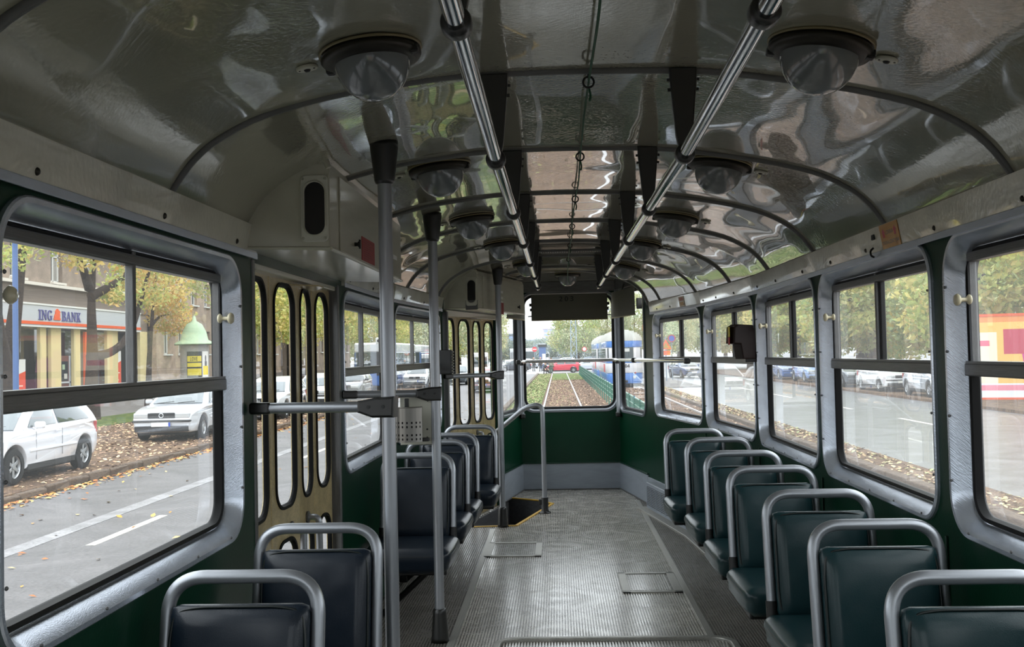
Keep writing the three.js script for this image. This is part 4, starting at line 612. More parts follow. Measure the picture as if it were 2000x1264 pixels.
// rails
function track(label, xc, z1) { const g = structGroup('track', label, 'tram track'); for (const s of [-1, 1]) mesh('rail', mg(box(0.06, 0.06, 120 + z1 * 0 - 13, xc + s * 0.7475, RY + 0.045, -54), box(0.03, 0.1, 107, xc + s * 0.7475, RY - 0.01, -54)), m.rail, g); }
track('shiny tram rails running straight back from the rear window', 0.03, 0); track('second pair of tram rails, right of the green fence', 4.0, 0);
// --- leaf litter
const leafGeo1 = (() => { const g = new THREE.BufferGeometry(); g.setAttribute('position', new THREE.Float32BufferAttribute([-0.5, 0, 0, 0, 0.06, -0.32, 0.5, 0, 0, 0, 0.06, 0.32], 3)); g.setIndex([0, 2, 1, 0, 3, 2]); g.computeVertexNormals(); return g; })();
function scatter(name, label, n, at, cols, size) {
  const im = new THREE.InstancedMesh(leafGeo1, m.litter, n), o = new THREE.Object3D(), c = new THREE.Color(); im.name = numbered(name); im.userData = { label, category: 'leaves', kind: 'stuff' };
  for (let i = 0; i < n; i++) { const [x, y, z] = at(); o.position.set(x, y, z); o.rotation.set(rr(-0.3, 0.3), rr(0, 6.28), rr(-0.3, 0.3)); o.scale.setScalar(size * rr(0.6, 1.4)); o.updateMatrix(); im.setMatrixAt(i, o.matrix); c.set(cols[Math.floor(rnd() * cols.length)]).multiplyScalar(rr(0.7, 1.1)); im.setColorAt(i, c); }
  im.castShadow = im.receiveShadow = true; scene.add(im);
}
const AUT = ['#d6a85c', '#c98a3a', '#b9763a', '#e0c07c', '#a8683c', '#8f6a45'];
scatter('fallen_leaves', 'orange leaves lying in the gutter of the left road', 2600, () => [-8.83 + Math.abs(rr(-1, 1) * rr(0, 1)) * 0.45, RY + 0.012, rr(-8, -60)], AUT, 0.1);
scatter('fallen_leaves', 'brown leaves covering the earth between the parked cars at left', 9000, () => [rr(-15.5, -9.1), RY + 0.112, rr(-14, -60)], ['#b58f70', '#c4a07c', '#a5836a', '#d0ae86', '#dcc09a', '#9a8270'], 0.1);
scatter('fallen_leaves', 'scattered leaves on the left road surface', 260, () => [rr(-8.3, -3), RY + 0.012, rr(-8, -50)], AUT, 0.09);
scatter('fallen_leaves', 'leaves on the strip beyond the right track', 2600, () => [rr(5.45, 6.25), RY + 0.075, rr(-6, -60)], ['#c9ac84', '#b9986f', '#a58a68', '#b3ad80', '#9aa070', '#d2bb92', '#b0a878'], 0.09);
scatter('fallen_leaves', 'dry leaves on the earth between the tracks', 7000, () => [rr(0.85, 5.2), RY + 0.025, rr(-9, -100)], ['#a5836a', '#8f705a', '#b39478', '#7a604e', '#cbb296'], 0.09);
scatter('fallen_leaves', 'dry leaves between the near rails', 3000, () => [rr(-0.65, 0.7), RY + 0.025, rr(-14, -90)], ['#a5836a', '#8f705a', '#b39478', '#9a9a60'], 0.08);
scatter('grass_tufts', 'tufts of grass on the strip left of the near track', 9000, () => [rr(-2.15, -0.9), RY + 0.045, rr(-14, -107)], ['#8a9a58', '#98a264', '#818c54', '#a08f68', '#967f62'], 0.09);

// --- trees
const clump = (() => { const pos = [], idx = []; let k = 0; for (let i = 0; i < 12; i++) { const c = V(rr(-1, 1), rr(-1, 1), rr(-1, 1)).multiplyScalar(0.8), e = new THREE.Euler(rr(0, 6), rr(0, 6), rr(0, 6)), s = rr(0.22, 0.42); for (const [a, b] of [[-1, 0], [0, -0.55], [1, 0], [0, 0.55]]) { const v = V(a * s, 0.12 * s * (1 - a * a), b * s).applyEuler(e).add(c); pos.push(v.x, v.y, v.z); } idx.push(k, k + 1, k + 2, k, k + 2, k + 3); k += 4; } const g = new THREE.BufferGeometry(); g.setAttribute('position', new THREE.Float32BufferAttribute(pos, 3)); g.setIndex(idx); g.computeVertexNormals(); return g; })();
function tree(name, label, x, z, H, r, crown, cols, size, group, lean = [0, 0], limbs = []) {
  const t = thing(name, label, 'tree', [x, RY + 0.08, z], 0, group), top = V(lean[0], H * 0.7, lean[1]);
  mesh('trunk', tube([[0, -0.05, 0], [lean[0] * 0.2 + rr(-0.1, 0.1), H * 0.25, lean[1] * 0.2], [lean[0] * 0.6 + rr(-0.15, 0.15), H * 0.48, lean[1] * 0.6], [top.x, top.y, top.z]], (k) => r * (1.25 - 0.3 * Math.min(1, k * 6) - 0.75 * k), 1.5, 12), m.bark, t);
  for (const l of limbs) mesh('branch', tube(l, (k) => r * (0.62 - 0.45 * k), 0.8, 9), m.bark, t);
  const n = crown.reduce((s, c) => s + c[6], 0), im = new THREE.InstancedMesh(clump, m.leaf, n), o = new THREE.Object3D(), c = new THREE.Color(); let i = 0; im.name = 'foliage'; im.userData.kind = 'stuff';
  for (const [cx, cy, cz, ax, ay, az, k] of crown) { if (!limbs.length) { mesh('branch', tube([[lean[0] * 0.5, H * 0.42, lean[1] * 0.5], [cx * 0.5, (H * 0.45 + cy) / 2, cz * 0.5], [cx, cy, cz]], (q) => r * (0.5 - 0.38 * q), 0.6, 7), m.bark, t); }
    for (let j = 0; j < k; j++, i++) { const d = V(rr(-1, 1), rr(-1, 1), rr(-1, 1)); while (d.lengthSq() > 1 || d.lengthSq() < 0.05) d.set(rr(-1, 1), rr(-1, 1), rr(-1, 1)); d.multiplyScalar(1 / Math.sqrt(d.length())).clampLength(0, 1.08);
      o.position.set(cx + d.x * ax, cy + d.y * ay, cz + d.z * az); o.rotation.set(rr(0, 6), rr(0, 6), rr(0, 6)); o.scale.setScalar(size * rr(0.7, 1.3)); o.updateMatrix(); im.setMatrixAt(i, o.matrix); c.set(cols[Math.floor(rnd() * cols.length)]).multiplyScalar(rr(0.75, 1.15)); im.setColorAt(i, c); } }
  im.castShadow = im.receiveShadow = true; t.add(im); return t;
}
const YG = ['#d3d37c', '#bcc873', '#e3d684', '#b0bf70', '#dcc880'], OR = ['#e2bf72', '#d8b06a', '#cfc074', '#e8cf84', '#bcc272'], GR = ['#a5b878', '#b3c080', '#c2c688', '#cfc787'], HAZY = ['#bcc49a', '#c8c8a4', '#b3c09c', '#d0c8a2'];  // the last palette has distance haze mixed into its leaf colours
tree('street_tree', 'street tree in front of the shop sign with a big bare branch to the right', -17.4, -36.4, 10, 0.3, [[0.4, 8.2, -1, 2.2, 1.8, 2.6, 200], [0.6, 5.6, -3.6, 1.2, 1.1, 1.6, 130], [0.3, 6.6, 1.6, 1.4, 1.0, 1.6, 100], [0.5, 4.9, -1.2, 0.5, 0.5, 0.7, 36]], YG.concat(OR), 0.3, null, [0.1, -0.4], [[[0, 2.35, 0], [0.3, 2.55, -1.6], [0.4, 3.5, -2.9], [0.5, 5.2, -3.8], [0.6, 6.4, -4.4]], [[0, 4.6, -0.1], [0.3, 5.0, -1.0], [0.6, 5.5, -1.9], [0.7, 6.6, -2.8]], [[0, 4.9, 0], [0.2, 6.0, 1.2], [0.3, 7.4, 2]]]);
tree('street_tree', 'leaning dark tree at the far left edge of the large window', -17.2, -30.3, 10, 0.37, [[0.2, 7.8, -1.0, 2, 1.5, 2.0, 150], [0.3, 6.3, 1.4, 1.6, 1.3, 1.6, 120]], YG, 0.3, null, [0.2, -1.0], [[[0.02, 2.0, -0.1], [0.1, 3.4, 0.6], [0.2, 5.2, 1.0], [0.2, 7.2, 1.3]]]);
tree('street_tree', 'slender tree with orange leaves before the pale building', -18.2, -43.6, 9, 0.16, [[0.2, 6.2, -0.8, 1.4, 1.9, 1.7, 260], [0.3, 4.3, -1.8, 0.9, 0.9, 1.2, 110]], OR, 0.28, null, [0.2, -0.5]);
tree('street_tree', 'tree with thick trunk beside the advertising column', -17.2, -50, 10, 0.26, [[0, 7, 0, 1.9, 2.0, 2.2, 300], [0.5, 4.9, -1.6, 1.1, 1.0, 1.4, 120]], YG.concat(GR), 0.3, null, [0.1, 0.2]);
[[-17, -58], [-17.5, -66], [-16.8, -75], [-17.4, -86], [-16.5, -99]].forEach(([x, z], i) => tree('street_tree', `yellow green tree seen through the front folding door, ${ord[i]} from the near end`, x, z, 10, 0.25, [[0, 6.6, 0, 2.4, 2.4, 3.2, 520], [0.8, 4.2, 1, 1.4, 1.1, 1.8, 160]], i % 2 ? GR.concat(YG) : YG, 0.36, 'far left street trees'));
for (let i = 0; i < 13; i++) { const z = -24 - i * 8.2, x = 20 + (i * 7 % 5); tree('park_tree', `dense autumn tree beyond the right road, number ${['one', 'two', 'three', 'four', 'five', 'six', 'seven', 'eight', 'nine', 'ten', 'eleven', 'twelve', 'thirteen'][i]} counted from the hoarding`, x, z, 13, 0.35, [[0, 8.5, 0, 4.2, 3.8, 5, 620], [-2.2, 4.8, 1, 2.4, 2.0, 3.2, 280], [-1.5, 3.4, -3, 1.8, 1.2, 2.4, 150], [1.5, 3.2, 0.5, 2.5, 1.8, 4, 240]], i % 3 === 0 ? YG : i % 3 === 1 ? GR.concat(['#b5a03f']) : YG.concat(GR), 0.55, 'trees beyond the right road'); }
for (let i = 0; i < 6; i++) tree('park_tree', `large tree paled by painted haze beyond the crossing at right, ${[...ord, 'sixth'][i]} from its left edge`, 3.5 + i * 6.2, -185 - (i % 3) * 12, 15, 0.4, [[0, 8.5, 0, 4.6, 6.0, 4.5, 900], [-1.5, 4.6, 2, 3.8, 2.6, 3, 380]], i % 2 ? HAZY : HAZY.concat(GR), 0.6, 'pale trees beyond the crossing');
for (let i = 0; i < 6; i++) tree('park_tree', `yellow tree paled by painted haze beyond the left road end, ${[...ord, 'sixth'][i]} from the right`, -12 - i * 5.5, -150 - (i % 2) * 20 - 6, 15, 0.4, [[0, 8, 0, 4.2, 5.4, 4.2, 800], [1, 4.6, 2, 3.2, 2.6, 3, 300]], i % 2 ? HAZY.concat(YG) : HAZY, 0.6, 'pale trees beyond the left road');
for (let i = 0; i < 5; i++) tree('shrub', `low hazy bushes on the skyline, ${ord[i]} clump from the left`, -20 + i * 7.5, -300, 8, 0.3, [[0, 3.2, 0, 5, 3.4, 4, 420]], ['#8f9c96', '#97a39a', '#a3aa98'], 0.7, 'bushes on the skyline');  // grey-green leaf colours carry painted distance haze

// --- bank and the houses at left
{ const X = -24, b = thing('bank_building', 'grey stone building with the bank shop front and tall white framed windows', 'building', [0, 0, 0]);
  const zN = -30, zF = -57.5, y0 = RY + 0.1, S = (name, y, h, z0, z1, d, mat, x = X) => mesh(name, box(d, h, z0 - z1, x - d / 2 + d, y + h / 2, (z0 + z1) / 2), mat, b);
  const wallS = poly([[-zN, 3.1], [-zF, 3.1], [-zF, 14], [-zN, 14]]), winZ = []; for (let z = 36.3; z < 57; z += 3.55) winZ.push(z);
  for (const z of winZ) for (const y of [5.3, 9.2]) { const h = new THREE.Path(); h.moveTo(z - 0.55, y); h.lineTo(z + 0.55, y); h.lineTo(z + 0.55, y + 1.75); h.lineTo(z - 0.55, y + 1.75); h.closePath(); wallS.holes.push(h); }
  mesh('upper_wall', ext(wallS, 0.4).rotateY(Math.PI / 2).translate(X - 0.4, 0, 0), m.facade, b);
  S('band', 4.15, 0.95, zN, zF, 0.08, m.facadeDark, X); S('cornice', 5.02, 0.14, zN, zF, 0.25, m.sill, X); S('back_wall', y0, 4, zN, zF, 0.2, m.pane, X - 0.9);
  for (const z of winZ) for (const y of [5.3, 9.2]) { const w = mesh('window', mg(box(0.06, 1.75, 0.09, X - 0.22, y + 0.875, -z - 0.5), box(0.06, 1.75, 0.09, X - 0.22, y + 0.875, -z + 0.5), box(0.06, 0.09, 1.1, X - 0.22, y + 0.045, -z), box(0.06, 0.09, 1.1, X - 0.22, y + 1.7, -z), box(0.06, 0.06, 1.1, X - 0.22, y + 1.25, -z), box(0.06, 1.75, 0.07, X - 0.22, y + 0.875, -z)), m.white, b);
    for (const s of [-1, 1]) mesh('pane', box(0.02, 1.66, 0.46, X - 0.25, y + 0.875, -z + s * 0.26), s > 0 ? m.pane : m.curtain, w); mesh('sill', box(0.22, 0.1, 1.3, X + 0.06, y - 0.05, -z), m.sill, w); }
  for (const [a, c] of [[33, 35], [36.5, 37.5], [39, 41], [42.2, 43.2], [45.3, 45.85], [46.3, 47.25], [48.55, 49.2], [52.2, 53.5], [56.4, 57.4]]) S('pilaster', y0, 3.15 - y0, -a, -c, 0.16, m.pilaster, X - 0.12);
  S('orange_panel', y0, 3.0 - y0, -49.6, -50.45, 0.12, m.orange, X - 0.02); S('orange_panel', y0, 3.0 - y0, -37.8, -38.6, 0.12, m.orange, X - 0.02);
  { const d = S('shop_door', y0, 2.5, -47.35, -48.45, 0.1, m.shopDoor, X - 0.25); mesh('pane', box(0.03, 0.95, 0.66, X - 0.13, y0 + 1.75, -47.9), m.pane, d); mesh('door_frame', mg(box(0.06, 0.08, 1.1, X - 0.13, y0 + 1.2, -47.9), box(0.06, 2.5, 0.08, X - 0.13, y0 + 1.25, -47.4), box(0.06, 2.5, 0.08, X - 0.13, y0 + 1.25, -48.4)), m.fascia, d); mesh('pale_notice', box(0.01, 0.25, 0.3, X - 0.1, y0 + 1.5, -47.95), m.paint, d); mesh('green_notice', box(0.01, 0.25, 0.25, X - 0.1, y0 + 1.95, -47.75), m.kioskGreen, d); }
  const ptex = canvasTex(128, 256, (c, w, h) => { c.fillStyle = '#e8e6e4'; c.fillRect(0, 0, w, h); c.fillStyle = '#e2502a'; c.beginPath(); c.moveTo(0, 90); c.lineTo(w, 60); c.lineTo(w, 256); c.lineTo(0, 256); c.fill(); c.fillStyle = '#f0cdbd'; for (let i = 0; i < 5; i++) c.fillRect(14, 130 + i * 22, 90 - (i * 29 % 40), 7); });
  const pm = M({ map: ptex, roughness: 0.4 });
  for (const [a, c, y] of [[43.4, 44.6, 0.0], [53.7, 54.6, 0.4]]) mesh('window_poster', box(0.03, 2.3, c - a, X - 0.3, y0 + 1.2 + y, -(a + c) / 2), pm, b);
  const f = mesh('fascia_board', box(0.25, 1.0, 22.5, X + 0.12, 3.64, -44.75), m.fascia, b); mesh('orange_stripe', box(0.03, 0.14, 22.5, X + 0.255, 3.3, -44.75), m.orange, f); mesh('top_edge', box(0.3, 0.08, 22.5, X + 0.13, 4.16, -44.75), m.white, f); mesh('lower_edge', box(0.3, 0.05, 22.5, X + 0.13, 3.14, -44.75), m.white, f);
  for (const [str, z] of [['ING', -45.37], ['BANK', -47.85]]) mesh('sign_letters', text(str, serifBold, 0.47, 0.03).rotateY(Math.PI / 2).translate(X + 0.25, 3.68, z), m.letter, f).userData.label = `purple letters ${str}`;
  const lion = new THREE.Shape(); lion.moveTo(-0.32, -0.22); lion.lineTo(0.3, -0.22); lion.quadraticCurveTo(0.36, -0.18, 0.3, -0.12); lion.lineTo(0.24, -0.1); lion.quadraticCurveTo(0.3, 0.02, 0.24, 0.1); lion.lineTo(0.3, 0.16); lion.quadraticCurveTo(0.24, 0.24, 0.14, 0.24); lion.quadraticCurveTo(0.02, 0.38, -0.1, 0.26); lion.quadraticCurveTo(-0.2, 0.2, -0.16, 0.08); lion.quadraticCurveTo(-0.3, 0.0, -0.26, -0.12); lion.lineTo(-0.32, -0.14); lion.closePath();
  mesh('lion_emblem', ext(lion, 0.03).rotateY(Math.PI / 2).translate(X + 0.25, 3.7, -46.45), m.orange, f).userData.label = 'orange lion emblem';
}
function house(label, X, z0, z1, H, mat, rows, step) {
  const b = thing('town_house', label, 'building', [0, 0, 0]), y0 = RY + 0.1, s = poly([[-z0, y0], [-z1, y0], [-z1, H], [-z0, H]]), W = [];
  for (let z = -z0 + step * 0.7; z < -z1 - 0.9; z += step) for (const y of rows) { W.push([z, y]); const h = new THREE.Path(); h.moveTo(z - 0.5, y); h.lineTo(z + 0.5, y); h.lineTo(z + 0.5, y + 1.5); h.lineTo(z - 0.5, y + 1.5); h.closePath(); s.holes.push(h); }
  mesh('wall', ext(s, 0.4).rotateY(Math.PI / 2).translate(X - 0.4, 0, 0), mat, b); mesh('body', box(6, H - y0, z0 - z1 - 0.1, X - 3.6, (H + y0) / 2, (z0 + z1) / 2), m.facadeDark, b); mesh('plinth', box(0.1, 1.0, z0 - z1, X + 0.02, y0 + 0.5, (z0 + z1) / 2), m.facadeDark, b); mesh('eaves', box(0.5, 0.25, z0 - z1, X + 0.1, H + 0.1, (z0 + z1) / 2), m.sill, b);
  for (const [z, y] of W) { const w = mesh('window', mg(box(0.06, 1.5, 0.08, X - 0.2, y + 0.75, -z - 0.46), box(0.06, 1.5, 0.08, X - 0.2, y + 0.75, -z + 0.46), box(0.06, 1.5, 0.06, X - 0.2, y + 0.75, -z), box(0.06, 0.08, 1, X - 0.2, y + 0.04, -z), box(0.06, 0.08, 1, X - 0.2, y + 1.46, -z), box(0.2, 0.08, 1.15, X + 0.04, y - 0.04, -z)), m.white, b); mesh('pane', box(0.02, 1.42, 0.92, X - 0.24, y + 0.75, -z), m.pane, w); }
}
house('pale stone house beyond the bank with rows of white windows', -23.5, -57.6, -84, 14, m.facadePale, [1.85, 5.0, 8.2], 2.3);
house('grey stone house farther along the left street', -22.5, -84.2, -107.5, 15, m.facade, [2.0, 5.2, 8.4], 2.8);
// far skyline
function block(label, x, z, w, h, d, mat, nx, ny) { const t = thing('tower_block', label, 'building', [x, RY, z]); mesh('wall', box(w, h, d, 0, h / 2, 0), mat, t); for (let i = 0; i < nx; i++) for (let j = 0; j < ny; j++) mesh('window', box(w / nx * 0.55, h / ny * 0.5, 0.2, (i + 0.5) / nx * w - w / 2, (j + 0.6) / ny * h, d / 2), m.hazeBlue, t); mesh('roof_edge', box(w + 0.4, 0.5, d + 0.4, 0, h + 0.2, 0), mat, t); }
block('pink tower block on the skyline, paled by painted haze', -1.5, -560, 13, 15.5, 12, m.hazePink, 4, 7); block('blue block left of the pink tower on the skyline, paled by painted haze', -11, -520, 11, 9.0, 10, m.hazeBlue, 4, 4); block('grey flats left of the gap of sky', -17.5, -320, 9, 8.2, 10, m.hazeGrey, 3, 3);

// --- street furniture outside
{ const t = thing('lamp_post', 'blue painted lamp post before the tree at the far left', 'lamp post', [-11.9, RY + 0.1, -21.35]); mesh('pole', cyl(0.05, 0.065, 9, 0, 4.5, 0, 16), m.bluePole, t); mesh('collar', cyl(0.085, 0.09, 1.1, 0, 0.55, 0, 16), m.bluePole, t); mesh('band', cyl(0.075, 0.075, 0.05, 0, 3.6, 0, 16), m.fascia, t); }
{ const t = thing('advertising_column', 'round advertising column with a green bell roof and posters', 'advertising column', [-16.4, RY + 0.1, -44.4]); const R = 0.62;
  mesh('drum', cyl(R, R, 2.6, 0, 1.5, 0, 32), m.curtain, t); mesh('plinth', cyl(R + 0.08, R + 0.1, 0.35, 0, 0.17, 0, 32), m.kerb, t);
  mesh('roof', lathe([[0, 4.15], [0.06, 4.1], [0.1, 3.9], [0.34, 3.75], [0.52, 3.4], [0.6, 3.05], [0.86, 2.9], [0.86, 2.82], [0, 2.82]], 32), m.kioskGreen, t);
  const po = (a0, a1, y, h, fn) => { const g = new THREE.CylinderGeometry(R + 0.012, R + 0.012, h, 12, 1, true, a0, a1 - a0).translate(0, y, 0); mesh('poster', g, M({ map: canvasTex(128, 128, fn), roughness: 0.5, side: THREE.DoubleSide }), t); };
  po(-0.2, 0.85, 1.95, 1.15, (c, w, h) => { c.fillStyle = '#1c1c14'; c.fillRect(0, 0, w, h); c.fillStyle = '#c8b51e'; c.fillRect(4, 22, 120, 28); c.fillRect(4, 84, 120, 34); c.fillStyle = '#1c1c14'; c.font = 'bold 26px sans-serif'; c.fillText('LOVE', 28, 46); c.fillStyle = '#c8b51e'; c.fillRect(4, 56, 120, 20); });
  po(0.9, 1.5, 1.95, 1.15, (c, w, h) => { c.fillStyle = '#d8d6d2'; c.fillRect(0, 0, w, h); c.fillStyle = '#4d4a49'; c.beginPath(); c.arc(60, 34, 16, 0, 7); c.fill(); c.fillRect(40, 48, 46, 34); c.fillStyle = '#e0c71f'; c.fillRect(10, 72, 110, 44); });
  po(-0.3, 0.6, 0.85, 0.8, (c, w, h) => { c.fillStyle = '#33363a'; c.fillRect(0, 0, w, h); c.fillStyle = '#b8b6b4'; c.fillRect(20, 70, 100, 40); }); po(0.65, 1.5, 0.85, 0.8, (c, w, h) => { c.fillStyle = '#d9cf4c'; c.fillRect(0, 0, w, h); c.fillStyle = '#e8e4d8'; c.fillRect(14, 60, 100, 46); }); }
{ const t = thing('hoarding', 'large colourful food advertising hoarding on posts at the right edge', 'billboard', [17.2, RY - 0.45, -38.2], 0);
  const tex = canvasTex(512, 300, (c, w, h) => { c.fillStyle = '#efc063'; c.fillRect(0, 0, w, h); c.fillStyle = '#e9924a'; c.fillRect(0, 0, w, 24); c.fillStyle = '#f3e6cf'; c.fillRect(0, 60, 90, 190); c.fillStyle = '#e8627f'; c.fillRect(10, 90, 60, 20); c.fillStyle = '#cf2f8a'; c.beginPath(); c.moveTo(150, 80); c.lineTo(285, 70); c.lineTo(268, 215); c.lineTo(165, 222); c.fill(); c.fillStyle = '#7bb74a'; c.fillRect(200, 26, 90, 18); c.fillRect(205, 52, 60, 14); c.fillStyle = '#c2324f'; c.fillRect(108, 50, 60, 90);
    c.fillStyle = '#5f6a55'; c.fillRect(330, 20, 110, 70); c.fillStyle = '#c0622e'; c.beginPath(); c.ellipse(400, 130, 80, 45, 0, Math.PI, 0); c.fill(); c.fillRect(320, 132, 160, 26); c.fillStyle = '#4d3a2a'; c.fillRect(320, 160, 160, 28); c.fillStyle = '#f4f4fb'; c.beginPath(); c.ellipse(330, 300, 210, 78, 0, Math.PI, 0); c.fill(); c.fillStyle = '#e8ecfa'; c.fillRect(0, 246, w, 54); c.fillStyle = '#e7879c'; c.fillRect(20, 252, 200, 20); c.fillStyle = '#7bc06a'; c.fillRect(330, 242, 40, 26); c.fillStyle = '#7d5a8f'; c.fillRect(160, 224, 150, 10); });
  const p = mesh('panel', box(6.4, 3.1, 0.08, 1.2, 2.15, 0), M({ map: tex, roughness: 0.5 }), t); mesh('frame', mg(box(6.5, 0.1, 0.12, 1.2, 3.72, 0), box(6.5, 0.1, 0.12, 1.2, 0.58, 0), box(0.1, 3.2, 0.12, -2.02, 2.15, 0), box(0.1, 3.2, 0.12, 4.42, 2.15, 0)), m.orange, t); for (const x of [-1.2, 0.6, 3.4]) mesh('post', box(0.14, 3.0, 0.14, x, 1.4, -0.15), m.pylon, t); t.rotation.y = -0.35; }
{ const xF = 1.98, y0 = RY + 0.35; let k = 0; for (let z = -24; z > -102; z -= 6) { const t = thing('track_fence', `green mesh fence panel between the tracks, ${['nearest', 'second', 'third', 'fourth', 'fifth', 'sixth', 'seventh', 'eighth', 'ninth', 'tenth', 'eleventh', 'twelfth', 'farthest'][k++]} one`, 'fence', [xF, 0, z], 0, 'fence panels between the tracks');
    for (let i = 0; i < 3; i++) mesh('post', box(0.05, 0.98, 0.05, 0, RY + 0.47, -i * 2 - 0.05), m.fence, t); for (const y of [0, 0.19, 0.38, 0.57]) mesh('rail', box(0.034, 0.03, 6, 0.02, y0 + y, -3), m.fenceRailLit, t);
    const inf = []; for (let i = 0; i < 100; i++) inf.push(box(0.008, 0.6, 0.032, 0.02, y0 + 0.285, -0.03 - i * 0.06)); stuff(mesh('mesh_infill', mg(inf), m.fence, t)); } }
const roundSign = (label, x, z, y, r, mat, deco) => { const t = thing('road_sign', label, 'road sign', [x, RY, z]); mesh('post', cyl(0.035, 0.035, y - RY + r * 0.5, 0, (y - RY) / 2, -0.04, 10), m.pylon, t); mesh('disc', cyl(r, r, 0.03, 0, 0, 0, 32).rotateX(Math.PI / 2).translate(0, y - RY, 0), mat, t); deco(t, y - RY, r); };
roundSign('red no entry sign with a white bar, beyond the crossing', -3.4, -143, 2.02, 0.36, m.signRed, (t, y, r) => mesh('white_bar', box(r * 1.5, r * 0.36, 0.02, 0, y, 0.02), m.white, t));
roundSign('round white sign with a red border beyond the crossing, right of the red car', 4.4, -170, 2.0, 0.4, m.signRed, (t, y, r) => mesh('white_field', cyl(r * 0.72, r * 0.72, 0.02, 0, 0, 0, 24).rotateX(Math.PI / 2).translate(0, y, 0.02), m.white, t));
roundSign('round blue and red sign seen in the last right window', 8.25, -74, 2.3, 0.27, m.signRed, (t, y, r) => mesh('blue_field', cyl(r * 0.78, r * 0.78, 0.02, 0, 0, 0, 24).rotateX(Math.PI / 2).translate(0, y, 0.02), m.signBlue, t));
{ const t = thing('road_sign', 'orange warning triangle on a plate seen in the last right window', 'road sign', [7.6, RY, -72]); mesh('post', cyl(0.04, 0.04, 3.2, 0, 1.6, -0.05, 10), m.pylon, t); mesh('plate', box(0.6, 0.32, 0.03, 0, 2.05, 0), m.signOrange, t); mesh('triangle', ext(poly([[-0.42, 2.3], [0.42, 2.3], [0, 3.02]]), 0.03), m.signOrange, t); mesh('yellow_field', ext(poly([[-0.22, 2.4], [0.22, 2.4], [0, 2.8]]), 0.03, 0, 0.012), m.yellow, t); }
{ const t = thing('stop_display', 'orange number plate 52 on a post behind the blue tram', 'sign', [5.75, RY, -66]); mesh('post', cyl(0.04, 0.04, 3.6, 0, 1.8, -0.08, 10), m.pylon, t); mesh('plate', rbox(0.55, 0.42, 0.08, 0.02, 0, 3.75, 0), m.signOrange, t); mesh('digits', text('52', sansBold, 0.26, 0.02).translate(0, 3.75, 0.04), m.yellow, t); }
{ const t = thing('track_marker', 'slim post with a red top standing before the blue tram', 'marker post', [4.75, RY, -55]); mesh('lower_post', cyl(0.06, 0.07, 0.9, 0, 0.45, 0, 14), m.bluePole, t); mesh('red_top', cyl(0.06, 0.06, 0.55, 0, 1.17, 0, 14), m.signRed, t); }
{ const t = thing('info_totem', 'tall dark blue information totem beyond the crossing, beside the no entry sign', 'totem', [-2.35, RY, -148]); mesh('body', box(1.0, 3.2, 0.5, 0, 1.6, 0), m.bluePole, t); mesh('white_panel', box(0.5, 1.5, 0.05, 0.2, 1.4, 0.26), m.white, t); mesh('roof', box(1.3, 0.35, 0.8, 0, 3.35, 0), m.trim, t); mesh('cap', box(1.0, 0.12, 0.6, 0, 3.6, 0), m.fascia, t); }
function mast(label, x, z, h) { const t = thing('lattice_mast', label, 'mast', [x, RY, z]); for (const [a, b] of [[-1, -1], [1, -1], [1, 1], [-1, 1]]) mesh('leg', tube([[a * 0.45, 0, b * 0.45], [a * 0.3, h, b * 0.3]], 0.06, 0, 8), m.pylon, t); const br = []; for (let i = 0; i < 10; i++) { const y = i / 10 * h, y2 = (i + 1) / 10 * h, w = 0.45 - 0.15 * i / 10; for (const s of [-1, 1]) { br.push(tube([[-w, y, s * w], [w, y2, s * w]], 0.035, 0, 6), tube([[w, y, s * w], [-w, y2, s * w]], 0.035, 0, 6)); } } mesh('bracing', mg(br), m.pylon, t); }
mast('pale lattice mast before the trees beyond the crossing', 2.3, -150, 14);
{ const t = thing('signal_post', 'dark signal post with a white light box beside the left road', 'signal post', [-8.2, RY, -46]); mesh('post', cyl(0.06, 0.07, 4.2, 0, 2.1, 0, 14), m.trim, t); mesh('light_box', rbox(0.55, 0.3, 0.3, 0.04, 0, 2.95, 0), m.white, t); for (const s of [-1, 1]) mesh('lens', cyl(0.07, 0.07, 0.03, 0, 0, 0, 14).rotateX(Math.PI / 2).translate(s * 0.13, 2.95, 0.155), m.black, t); mesh('cabinet', rbox(0.5, 1.1, 0.4, 0.03, 0, 1.9, 0), m.trim, t); mesh('arm', tube([[0, 3.6, 0], [0.1, 4.4, 0], [0.5, 5.2, 0]], 0.05, 0.4, 10), m.trim, t); }

// ---------------------------------------------------------------- vehicles
const wheelGeo = (() => { const tyre = lathe([[0.2, -0.1], [0.29, -0.1], [0.315, -0.07], [0.32, 0], [0.315, 0.07], [0.29, 0.1], [0.2, 0.1]], 32).rotateZ(Math.PI / 2); const sp = []; for (let i = 0; i < 6; i++) sp.push(rbox(0.02, 0.17, 0.062, 0.008, 0, 0.115, 0).rotateX(i * Math.PI / 3)); const rim = (s) => mg(lathe([[0.215, 0.0], [0.215, 0.07], [0.195, 0.08], [0.185, 0.03], [0.18, 0.0]], 28).rotateZ(-s * Math.PI / 2), ...sp.map((g) => g.clone().translate(s * 0.055, 0, 0)), cyl(0.05, 0.05, 0.03, 0, 0, 0, 16).rotateZ(Math.PI / 2).translate(s * 0.062, 0, 0)); return { tyre, rimL: rim(-1), rimR: rim(1), well: cyl(0.19, 0.19, 0.05, 0, 0, 0, 24).rotateZ(Math.PI / 2) }; })();
